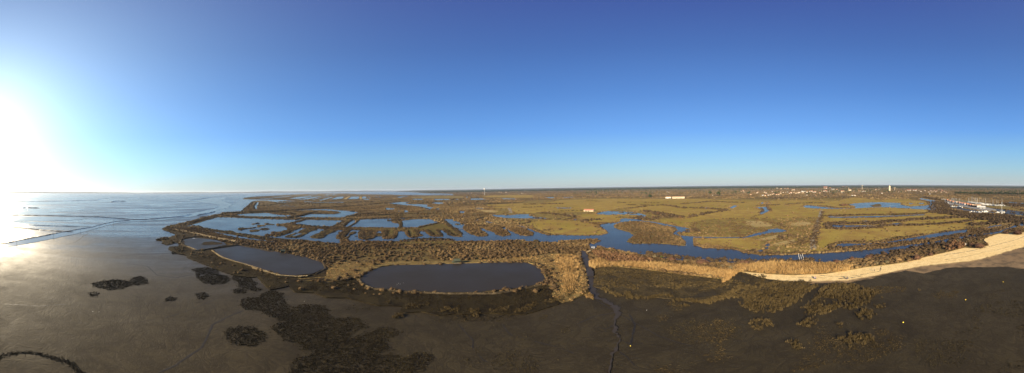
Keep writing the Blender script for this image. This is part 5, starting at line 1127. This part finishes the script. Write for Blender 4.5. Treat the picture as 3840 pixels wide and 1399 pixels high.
p = G(2224, 935); t = empty('sluice_gate', (p.x, p.y, Z), facing(p) - .05, 'white railed sluice where the creek meets the river', 'sluice')
MB().box(-1.6, 1.6, -.5, .5, -.2, .35).out('deck', mQUAY, t)
for sx_ in (-1.1, 0, 1.1): MB().box(sx_ - .07, sx_ + .07, -.07, .07, .35, 1.7).out('post', mWHITE, t)
MB().box(-1.3, 1.3, -.09, .09, 1.6, 1.78).out('rail', mWHITE, t); MB().box(-1.3, 1.3, -.06, .06, .9, 1.02).out('rail', mWHITE, t)
pa, pb = G(2217, 941), G(2201, 950)
t = empty('footbridge', (0, 0, 0), 0, 'narrow pale wooden footbridge with one rail below the white sluice', 'footbridge')
d = (pb - pa); n_ = Vector((-d.y, d.x, 0)).normalized()
def plank(a, b, w, z0, z1, name, mat, parent, off=0.0):
    dd = (b - a); nn = Vector((-dd.y, dd.x, 0)).normalized(); q = [a + nn * (off - w), b + nn * (off - w), b + nn * (off + w), a + nn * (off + w)]
    V = [(v.x, v.y, z0) for v in q] + [(v.x, v.y, z1) for v in q]
    return mesh_obj(name, V, [(0, 3, 2, 1), (4, 5, 6, 7), (0, 1, 5, 4), (1, 2, 6, 5), (2, 3, 7, 6), (3, 0, 4, 7)], mat, parent)
mPALEW = plain('pale_timber', (.42, .31, .16), .8)
plank(pa, pb, .7, .75, .95, 'deck', mPALEW, t); plank(pa, pb, .04, 1.75, 1.87, 'rail', mPALEW, t, .7)
for u in (0, .33, .66, 1): q = pa + (pb - pa) * u + n_ * .7; MB().box(q.x - .06, q.x + .06, q.y - .06, q.y + .06, .4, 1.85).out('rail_post', mPALEW, t)
pa, pb = G(1724, 860.5), G(1737, 860.5)
t = empty('footbridge', (0, 0, 0), 0, 'thin plank bridge across the pond outlet beside the comb of banks', 'footbridge')
plank(pa, pb, .5, 1.1, 1.3, 'deck', mWOOD, t)
for u in (0, .5, 1): q = pa + (pb - pa) * u; MB().box(q.x - .1, q.x + .1, q.y - .1, q.y + .1, 0, 2.0).out('pile', mWOOD, t)
p = G(3621, 922); t = empty('information_sign', (p.x, p.y, Z), facing(p), 'white panel on a post at the top of the beach', 'sign')
MB().box(-.06, .06, -.06, .06, 0, 1.2).out('post', mWOOD, t); MB().box(-.45, .45, -.08, -.02, .5, 1.75).out('panel', mWHITE, t)
p = G(730, 896.5); t = empty('grounded_raft', (p.x, p.y, Z + .1), facing(p) - .3, 'small white raft aground in the walled lagoon', 'raft')
MB().box(-2.2, .3, -.7, .7, .05, .35).out('deck', mWHITE, t); MB().box(.3, 2.2, -.6, .6, .05, .22).out('float', mWOOD, t)
# loose stones
def T_rock(seed):
    r = np.random.default_rng(seed); V = []; 
    for j, (rr, zz) in enumerate(((.9, 0), (1, .45), (.55, .9))):
        for i in range(6): a = 2 * PI * (i + .5 * j) / 6; q = rr * r.uniform(.7, 1.15); V.append((q * math.cos(a), q * math.sin(a), zz * r.uniform(.8, 1.1)))
    F = []
    for j in range(2):
        for i in range(6): a = j * 6 + i; b = j * 6 + (i + 1) % 6; F += [(a, b, b + 6), (a, b + 6, a + 6)]
    for i in range(1, 5): F.append((12, 12 + i, 13 + i))
    return np.array(V, np.float32), np.array(F, np.int32), np.zeros(len(V), np.float32)
TPL['rock'] = [T_rock(s) for s in range(5)]
mROCK = veg_mat('pale_limestone', [(0.0, (0.12, 0.09, 0.055)), (0.5, (0.40, 0.31, 0.18)), (1.0, (0.56, 0.45, 0.28))], nscale=.4)
def stones(name, s, w, sp, r0, r1, z, lab, tone=.5):
    h = hedge(s, w, sp, 'rock', r0, r1, .8, z=z, tone=tone); return plant(name, [h], mROCK, lab, 'stones')
stones('riprap', "W1 150,70 300,98 450,130 600,165 750,195 900,222 1050,248", 3.4, .035, .25, .6, Z + .35, 'bright rubble stones armouring the foot of the dike', .8)
stones('riprap', "W1 40,66 120,80 300,105 450,140", 2.5, .12, .2, .42, Z + .1, 'darker rubble at the tip of the dike', .1)
stones('stone_wall', "W1 700,370 790,435 850,470 1000,520 1150,560 1300,610 1443,660 L2 60,430 140,452 200,468 280,473 330,470", .6, .07, .16, .4, Z + .6, 'old stone wall holding the pond above the saltmarsh', .5)
stones('stone_wall', "W1 370,320 430,340 485,362", .6, .05, .2, .45, Z + .6, 'short pale stone wall at the corner of the walled lagoon', .5)
stones('stone_wall', "W1 270,225 275,260 300,290 380,320", 1.6, .15, .2, .4, Z + .3, 'tumbled dark stones round the left end of the lagoon', .0)
stones('pond_edge_stones', "L2 600,508 650,530 800,546 1000,554 1252,554 L3 200,531 300,511", .4, .7, .1, .2, Z + .6, 'scattered pale stones on the rim of the oblong pond', .4)

# people on the beach
def person(x, y, rz, label, top, legs, pose='walk', bag=None):
    p = G(x, y, .2); t = empty('person', (p.x, p.y, .19), rz, label, 'person')
    if pose == 'walk':
        J = {'pel': (0, 0, .92), 'ches': (0, .02, 1.28), 'neck': (0, .03, 1.46), 'head': (0, .06, 1.60), 'crown': (0, .06, 1.70), 'sl': (-.19, .02, 1.40), 'sr': (.19, .02, 1.40), 'el': (-.25, -.10, 1.12), 'er': (.25, .12, 1.13), 'hl': (-.24, -.02, .88), 'hr': (.24, .26, .93),
             'kl': (-.10, .20, .50), 'kr': (.10, -.02, .48), 'al': (-.10, .26, .09), 'ar': (.10, -.28, .14), 'tl': (-.10, .42, .04), 'tr': (.10, -.14, .04), 'pl': (-.10, .0, .88), 'pr': (.10, 0, .88)}
    else:
        J = {'pel': (0, 0, .25), 'ches': (0, .05, .58), 'neck': (0, .08, .76), 'head': (0, .12, .90), 'crown': (0, .12, 1.0), 'sl': (-.19, .06, .70), 'sr': (.19, .06, .70), 'el': (-.26, .22, .48), 'er': (.26, .22, .48), 'hl': (-.12, .42, .45), 'hr': (.12, .42, .45),
             'kl': (-.13, .42, .50), 'kr': (.13, .42, .50), 'al': (-.12, .62, .09), 'ar': (.12, .62, .09), 'tl': (-.12, .80, .05), 'tr': (.12, .80, .05), 'pl': (-.11, .04, .24), 'pr': (.11, .04, .24)}
    R = dict(pel=.15, ches=.17, neck=.06, head=.10, crown=.085, sl=.08, sr=.08, el=.05, er=.05, hl=.04, hr=.04, kl=.075, kr=.075, al=.05, ar=.05, tl=.04, tr=.04, pl=.11, pr=.11)
    E = [('pel', 'ches'), ('ches', 'neck'), ('neck', 'head'), ('head', 'crown'), ('ches', 'sl'), ('ches', 'sr'), ('sl', 'el'), ('sr', 'er'), ('el', 'hl'), ('er', 'hr'), ('pel', 'pl'), ('pel', 'pr'), ('pl', 'kl'), ('pr', 'kr'), ('kl', 'al'), ('kr', 'ar'), ('al', 'tl'), ('ar', 'tr')]
    def skin(name, keys, grow, mat, extra=()):
        ks = [k for k in J if k in keys]; idx = {k: i for i, k in enumerate(ks)}
        me = bpy.data.meshes.new(name); me.from_pydata([J[k] for k in ks], [(idx[a], idx[b]) for a, b in E if a in idx and b in idx], []); me.update()
        o = link(name, me, mat, t); m = o.modifiers.new('skin', 'SKIN'); sv = me.skin_vertices[0].data if me.skin_vertices else None
        if sv is None: return o
        for k in ks: sv[idx[k]].radius = (R[k] * grow, R[k] * grow)
        sv[idx['pel']].use_root = True
        s2 = o.modifiers.new('sub', 'SUBSURF'); s2.levels = 1; s2.render_levels = 2
        return o
    me = bpy.data.meshes.new('tmp')
    def skin_bm(name, keys, grow, mat):
        ks = [k for k in J if k in keys]; idx = {k: i for i, k in enumerate(ks)}
        bm = bmesh.new(); lay = bm.verts.layers.skin.verify(); vs = [bm.verts.new(J[k]) for k in ks]
        for k, v in zip(ks, vs): v[lay].radius = (R[k] * grow, R[k] * grow)
        vs[idx['pel']][lay].use_root = True
        for a, b in E:
            if a in idx and b in idx: bm.edges.new((vs[idx[a]], vs[idx[b]]))
        me = bpy.data.meshes.new(name); bm.to_mesh(me); bm.free(); o = link(name, me, mat, t)
        o.modifiers.new('skin', 'SKIN'); s2 = o.modifiers.new('sub', 'SUBSURF'); s2.levels = 1; s2.render_levels = 2
        return o
    bpy.data.meshes.remove(me)
    skin_bm('body', set(J), 1.0, mSKIN)
    skin_bm('jacket', {'pel', 'ches', 'neck', 'sl', 'sr', 'el', 'er', 'hl', 'hr'} - {'hl', 'hr'} | {'el', 'er'}, 1.2, top)
    skin_bm('trousers', {'pel', 'pl', 'pr', 'kl', 'kr', 'al', 'ar'}, 1.16, legs)
    c = J['crown']; MB().lathe([(.02, c[2] - .10), (.115, c[2] - .05), (.115, c[2] + .03), (.05, c[2] + .11)], 10, c[0], c[1] - .03).out('hair', mHAIR, t, True)
    if bag: MB().box(-.14, .14, -.30, -.13, 1.05, 1.42).out('rucksack', bag, t)
    return t
mSKIN = plain('skin', (.45, .28, .20), .6, .05); mHAIR = plain('brown_hair', (.06, .04, .025), .7, .1)
mPURP = plain('mauve_jacket', (.22, .17, .30), .8, .1); mNAVY = plain('navy_jacket', (.03, .035, .07), .8, .1); mJEAN = plain('dark_jeans', (.04, .05, .08), .8, .1); mGRN = plain('green_coat', (.05, .09, .04), .8, .1); mRUST = plain('dark_red_coat', (.16, .04, .03), .8, .1)
person(3055.5, 1048, 2.2, 'person in a mauve jacket walking on the sand, left of the two near walkers', mPURP, mJEAN, bag=mNAVY)
person(3058.8, 1047, 2.2, 'person in dark clothes close beside the walker in mauve', mNAVY, mJEAN)
person(3176.5, 1048, .8, 'person in navy walking on the sand below the reeds, right of the two near walkers', mNAVY, mJEAN, bag=mWHITE)
person(3179.5, 1048, .8, 'person in jeans and dark green coat beside the walker in navy', mGRN, mJEAN)
person(3278.8, 1018, 1.8, 'person in a green coat alone on the middle of the beach', mGRN, mDARK)
person(3407, 984, -1.2, 'person in a dark red coat sitting at the top of the beach by the bushes', mRUST, mDARK, pose='sit')

# trees and bushes that stand out
def tree_mesh(tpl, i, mat, name):
    V, F, T = TPL[tpl][i]; me = bpy.data.meshes.new(name); me.from_pydata(V.tolist(), [], F.tolist()); at = me.attributes.new('tone', 'FLOAT', 'POINT'); at.data.foreach_set('value', (T + .5).astype(np.float32)); me.materials.append(mat); return me
TPL['bigbush'] = [T_bush(420, 70 + s, .16, .7) for s in range(3)]
TPL['bigtree'] = [T_bush(300, 80 + s, .2, .2) for s in range(2)]
mPURB = veg_mat('purple_brown_twigs', [(0.0, (0.050, 0.026, 0.020)), (0.5, (0.115, 0.066, 0.048)), (1.0, (0.19, 0.12, 0.085))]); mGRB = veg_mat('green_bush', [(0.0, (0.03, 0.045, 0.012)), (0.5, (0.075, 0.10, 0.028)), (1.0, (0.12, 0.14, 0.05))])
mGREYB = veg_mat('grey_olive_bush', [(0.0, (0.06, 0.05, 0.034)), (0.5, (0.135, 0.112, 0.072)), (1.0, (0.20, 0.17, 0.11))])
def trunk_mesh():
    m = MB(); m.tube([(0, 0, 0), (.02, .01, .3), (0, .03, .6)], [.05, .035, .015], 6)
    for a in (0.5, 2.2, 4.0, 5.2): m.tube([(0, 0, .15), (.3 * math.cos(a), .3 * math.sin(a), .45), (.5 * math.cos(a), .5 * math.sin(a), .75)], [.03, .018, .006], 5)
    me = bpy.data.meshes.new('trunk'); me.from_pydata(m.V, [], m.F); me.materials.append(mPOLE); return me
TRK = trunk_mesh(); crowns = {}
def bush(name, x, y, wpx, hk, mat, label, cat='bush', tpl='bigbush', group=None, z=Z):
    p = G(x, y); d = p.length; w = wpx / FPX * d / 2; i = int(rng.integers(0, len(TPL[tpl])))
    key = (tpl, i, mat.name)
    if key not in crowns: crowns[key] = tree_mesh(tpl, i, mat, 'crown')
    t = empty(name, (p.x, p.y, z), rng.uniform(0, 6), label, cat, group)
    for nm, me in (('crown', crowns[key]), ('trunk', TRK)):
        o = bpy.data.objects.new(nm, me); COL.objects.link(o); o.parent = t; o.scale = (w, w * rng.uniform(.85, 1.1), w * hk)
        if tpl == 'bigtree' and nm == 'crown': o.location.z = w * hk * .35
    return t
X3 = lambda a, b: (3540 + a / 6.7, 860 + b / 6.7)
BL = [(*X3(880, 455), 44, .7, mPURB, 'largest purple brown bush bulging onto the sand at the top of the beach'), (*X3(690, 420), 26, .8, mPURB, 'dark bush behind the white sign'), (*X3(1850, 120), 46, .6, mPURB, 'wide purple brown bush at the right edge above the sand'), (*X3(1560, 110), 26, .5, mPURB, 'low dark bush left of the one at the right edge'),
      (*X3(360, 330), 22, .9, mGREYB, 'grey bush above the orange brown reeds left of the sign'), (*X3(590, 290), 22, .8, mGREYB, 'rounded grey bush behind the largest purple one'), (*X3(730, 220), 18, .8, mPURB, 'small bush by the water behind the largest purple one'),
      (*X3(80, 440), 26, .8, mPURB, 'brown bush at the left end of the orange brown reeds'), (*X3(250, 420), 22, .7, mRED, 'rust coloured bush in the orange brown reeds'), (*X3(430, 430), 20, .6, mREED, 'rust and straw coloured bush next to the sign')]
W7f = lambda a, b: (3240 + a / 1.88, 900 + b / 1.88)
W6f = lambda a, b: (2700 + a / 1.88, 900 + b / 1.88)
BL += [(*W7f(90, 172), 22, .9, mGREYB, 'grey dome shaped bush above the sand, left of two twins'), (*W7f(160, 165), 24, .9, mGREYB, 'grey dome shaped bush above the sand, right of two twins'), (*W7f(240, 150), 34, .7, mREED, 'straw coloured thicket right of the twin grey domes'), (*W7f(370, 135), 42, .8, mPURB, 'big brown bush on the beach edge right of the straw thicket'),
       (*W7f(470, 110), 26, .7, mPURB, 'brown bush between the big one and the reeds by the sign'), (*W7f(150, 110), 22, .8, mPURB, 'brown bush by the water above the twin domes'), (*W7f(30, 130), 20, .8, mPURB, 'purple bush overlooking the river left of the twin domes'),
       (*W6f(855, 215), 22, 1.0, mGREYB, 'tall grey bush standing in the reeds above the walkers, right of its neighbour'), (*W6f(730, 205), 20, 1.0, mGREYB, 'tall grey bush standing in the reeds above the walkers, left one'), (*W6f(905, 205), 20, .9, mREED, 'straw coloured bush at the right end of the reed bed'),
       (*W6f(820, 160), 30, .7, mPURB, 'wide purple brown bush on the river side behind the reeds'), (*W6f(930, 145), 34, .8, mPURB, 'purple brown bush leaning over the river right of the posts'), (*W6f(1050, 135), 38, .8, mPURB, 'largest purple brown bush by the river right of the posts'), (*W6f(1020, 185), 26, .6, mGREYB, 'low grey bush below the largest riverside one'),
       (*W6f(75, 205), 26, .8, mGREYB, 'rounded grey bush at the left end of the riverside row'), (*W6f(185, 170), 30, .8, mPURB, 'spreading brown bush on the river bank above the left end of the beach'), (*W6f(15, 195), 22, .8, mGREYB, 'second rounded grey bush from the left in the riverside row')]
F_ = lambda a, b: (2350 + a / 2.932, 680 + b / 2.932); G_ = lambda a, b: (2800 + a / 2.932, 680 + b / 2.932); V8f = lambda a, b: (2120 + a / 4.4675, 780 + b / 4.4675)
BL += [(*V8f(1610, 838), 13, 1.1, mGRB, 'bright green round bush on the river bank'), (*V8f(1500, 838), 24, .9, mGREYB, 'olive bush just left of the bright green round bush'), (*F_(830, 905), 56, .5, mPURB, 'widest bare brown bush on the near river bank'), (*F_(500, 870), 34, .7, mPURB, 'brown bush right of the bright green round bush'), (*F_(660, 878), 28, .5, mGREYB, 'pale low bush between two brown ones on the near bank'),
       (*F_(1280, 910), 34, .6, mPURB, 'brown bush on the near river bank under the rough pasture'), (*V8f(1130, 310), 12, .9, mGREYB, 'single greenish bush standing out on the big island'), (*F_(345, 365), 20, .8, mPURB, 'dark bush at the edge of the pasture right of the river loop'), (*F_(290, 398), 12, 1, mPURB, 'small dark bush below the one at the pasture edge'),
       (*F_(590, 405), 14, .9, mPURB, 'bush at the end of the scrub spit in the pasture'), (*G_(1325, 705), 22, .9, mBARE, 'lone leafless tree by the narrow pond left of the river'), (*G_(1095, 268), 10, 1.6, mPURB, 'bush beside the big lake left shore'), (*G_(1060, 270), 24, .7, mPURB, 'wide bush on the left shore of the big lake'),
       (3300 + 255 / 2.759, 660 + 690 / 2.759, 16, 1.1, mBARE, 'lone leafless tree on the dike between the two channels'), (3300 + 35 / 2.759, 660 + 712 / 2.759, 14, 1.1, mBARE, 'small leafless tree left on the dike between the two channels'), (3300 + 850 / 2.759, 660 + 620 / 2.759, 20, .6, mPURB, 'brown bush on the tip between channel and beach'),
       (1716 + 14, 972, 9, 1.3, mGREYB, 'pale bush right behind the green bird hide'), (1741, 968, 18, 1.0, mREED, 'large straw coloured tuft right of the green bird hide'), (1690, 976, 12, 1.0, mREED, 'straw coloured bush left of the green bird hide')]
for x, y, w, hk, m, lab in BL: bush('lone_tree' if 'tree' in lab else 'bush', x, y, w, hk * 1.0, m, lab, 'tree' if 'leafless tree' in lab else 'bush')
for x, y, w, hk, lab in ((2438, 740, 14, 1.1, 'single round dark evergreen at the meadow edge left of the cream farm building'), (2694, 735, 18, 1.5, 'tallest dark evergreen clump in front of the bare woods'), (3126, 727, 10, 1.2, 'dark evergreen standing among the pale houses of the town'), (3086, 717, 6, 1.8, 'narrow dark cypress like tree beside an orange roofed building'),
                         (2807, 727, 14, .8, 'low dark evergreen clump at the left of the town'), (2905, 727, 12, .8, 'green garden tree before the first houses'), (3030, 729, 16, .7, 'bright green treetop below the white buildings'), (2662, 728, 16, 1.0, 'broad evergreen left of the tallest dark clump')):
    bush('evergreen_tree', x, y, w, hk, mPINE, lab, 'tree', 'bigtree')
pine0 = None; pts = []
for i in range(46):
    for r in range(2): pts.append((3586 + i * 6.4 + rng.uniform(-2, 2), 732.5 + i * .05 - r * 2.2 + rng.uniform(-.5, .5)))
pm = [tree_mesh('pine', i, mPINE, 'crown') for i in range(4)]
for i, (x, y) in enumerate(pts):
    p = G(x, y)
    t = empty('pine_tree', (p.x, p.y, Z), rng.uniform(0, 6), 'dark green pine in the straight pine row behind the marina', 'pine tree', 'pines of the row behind the marina')
    s = rng.uniform(12, 17); o = bpy.data.objects.new('crown', pm[i % 4]); COL.objects.link(o); o.parent = t; o.scale = (s * .95, s * .95, s)
    o = bpy.data.objects.new('trunk', TRK); COL.objects.link(o); o.parent = t; o.scale = (s * .12, s * .12, s * .8)
TPL['bare0'] = [T_bare(110, 90 + s) for s in range(4)]
bmh = [tree_mesh('bare0', i, mBARE, 'crown') for i in range(4)]
for i in range(130):
    u = i / 129
    if i < 85: x, y = 2900 + 290 * (i / 84) + rng.uniform(-2, 2), 749 - 2 * rng.random() - (rng.random() * 10)
    else: x, y = 2420 + 280 * ((i - 85) / 44) + rng.uniform(-3, 3), 741 - rng.random() * 7
    if abs(x - 2535) < 35: y = min(y, 736)
    p = G(x, y); t = empty('bare_tree', (p.x, p.y, Z), rng.uniform(0, 6), 'leafless grey brown tree in the belt of bare trees before the town' if i < 85 else 'leafless grey brown tree in the belt of bare trees round the cream farm building', 'tree', 'bare trees before the town' if i < 85 else 'bare trees round the farm')
    s = rng.uniform(10, 15); o = bpy.data.objects.new('crown', bmh[i % 4]); COL.objects.link(o); o.parent = t; o.scale = (s * 1.15, s * 1.15, s)
    o = bpy.data.objects.new('trunk', TRK); COL.objects.link(o); o.parent = t; o.scale = (s * .3, s * .3, s * .6)
# far hills across the bay and the rise behind the forest
mHILL = ground_mat('far_woods', (0.030, 0.040, 0.026), (0.045, 0.050, 0.032), (0.03, 0.035, 0.02), s1=.002, s2=.01, s3=.05, bs=.2)
V = []; F = []; n = 260
for i in range(n):
    a = -2.6 + 5.2 * i / (n - 1); x = 1920 + a * FPX
    if x < 1550: h = 62 + 14 * math.sin(a * 6 + 1) + 8 * math.sin(a * 17) + 4 * math.sin(a * 41) + 5 * random.random()
    else: h = 52 + 3 * math.sin(a * 9) + 3 * random.random()
    if x < 120: h *= .8
    for r, z in ((12900, 0), (13200, h * .75), (13700, h), (14400, 0)): V.append((r * math.sin(a), r * math.cos(a), z))
    if i:
        for j in range(3): q = 4 * i + j; F.append((q - 4, q, q + 1, q - 3))
me = bpy.data.meshes.new('hills'); me.from_pydata(V, [], F); me.update(); tag(link('hills', me, mHILL), kind='structure')
# air
hm = bpy.data.materials.new('haze'); hm.use_nodes = True; ht = hm.node_tree; ht.nodes.clear()
ho = ht.nodes.new('ShaderNodeOutputMaterial'); hv = ht.nodes.new('ShaderNodeVolumePrincipled')
hv.inputs['Color'].default_value = (0.80, 0.88, 1.0, 1); hv.inputs['Density'].default_value = 0.000035; hv.inputs['Anisotropy'].default_value = 0.2
ht.links.new(hv.outputs[0], ho.inputs['Volume'])
o = MB().box(-15600, 15600, -15600, 15600, -1.5, 110).out('haze', hm); tag(o, 'thin pale air over the whole bay and marsh', 'haze', kind='stuff')
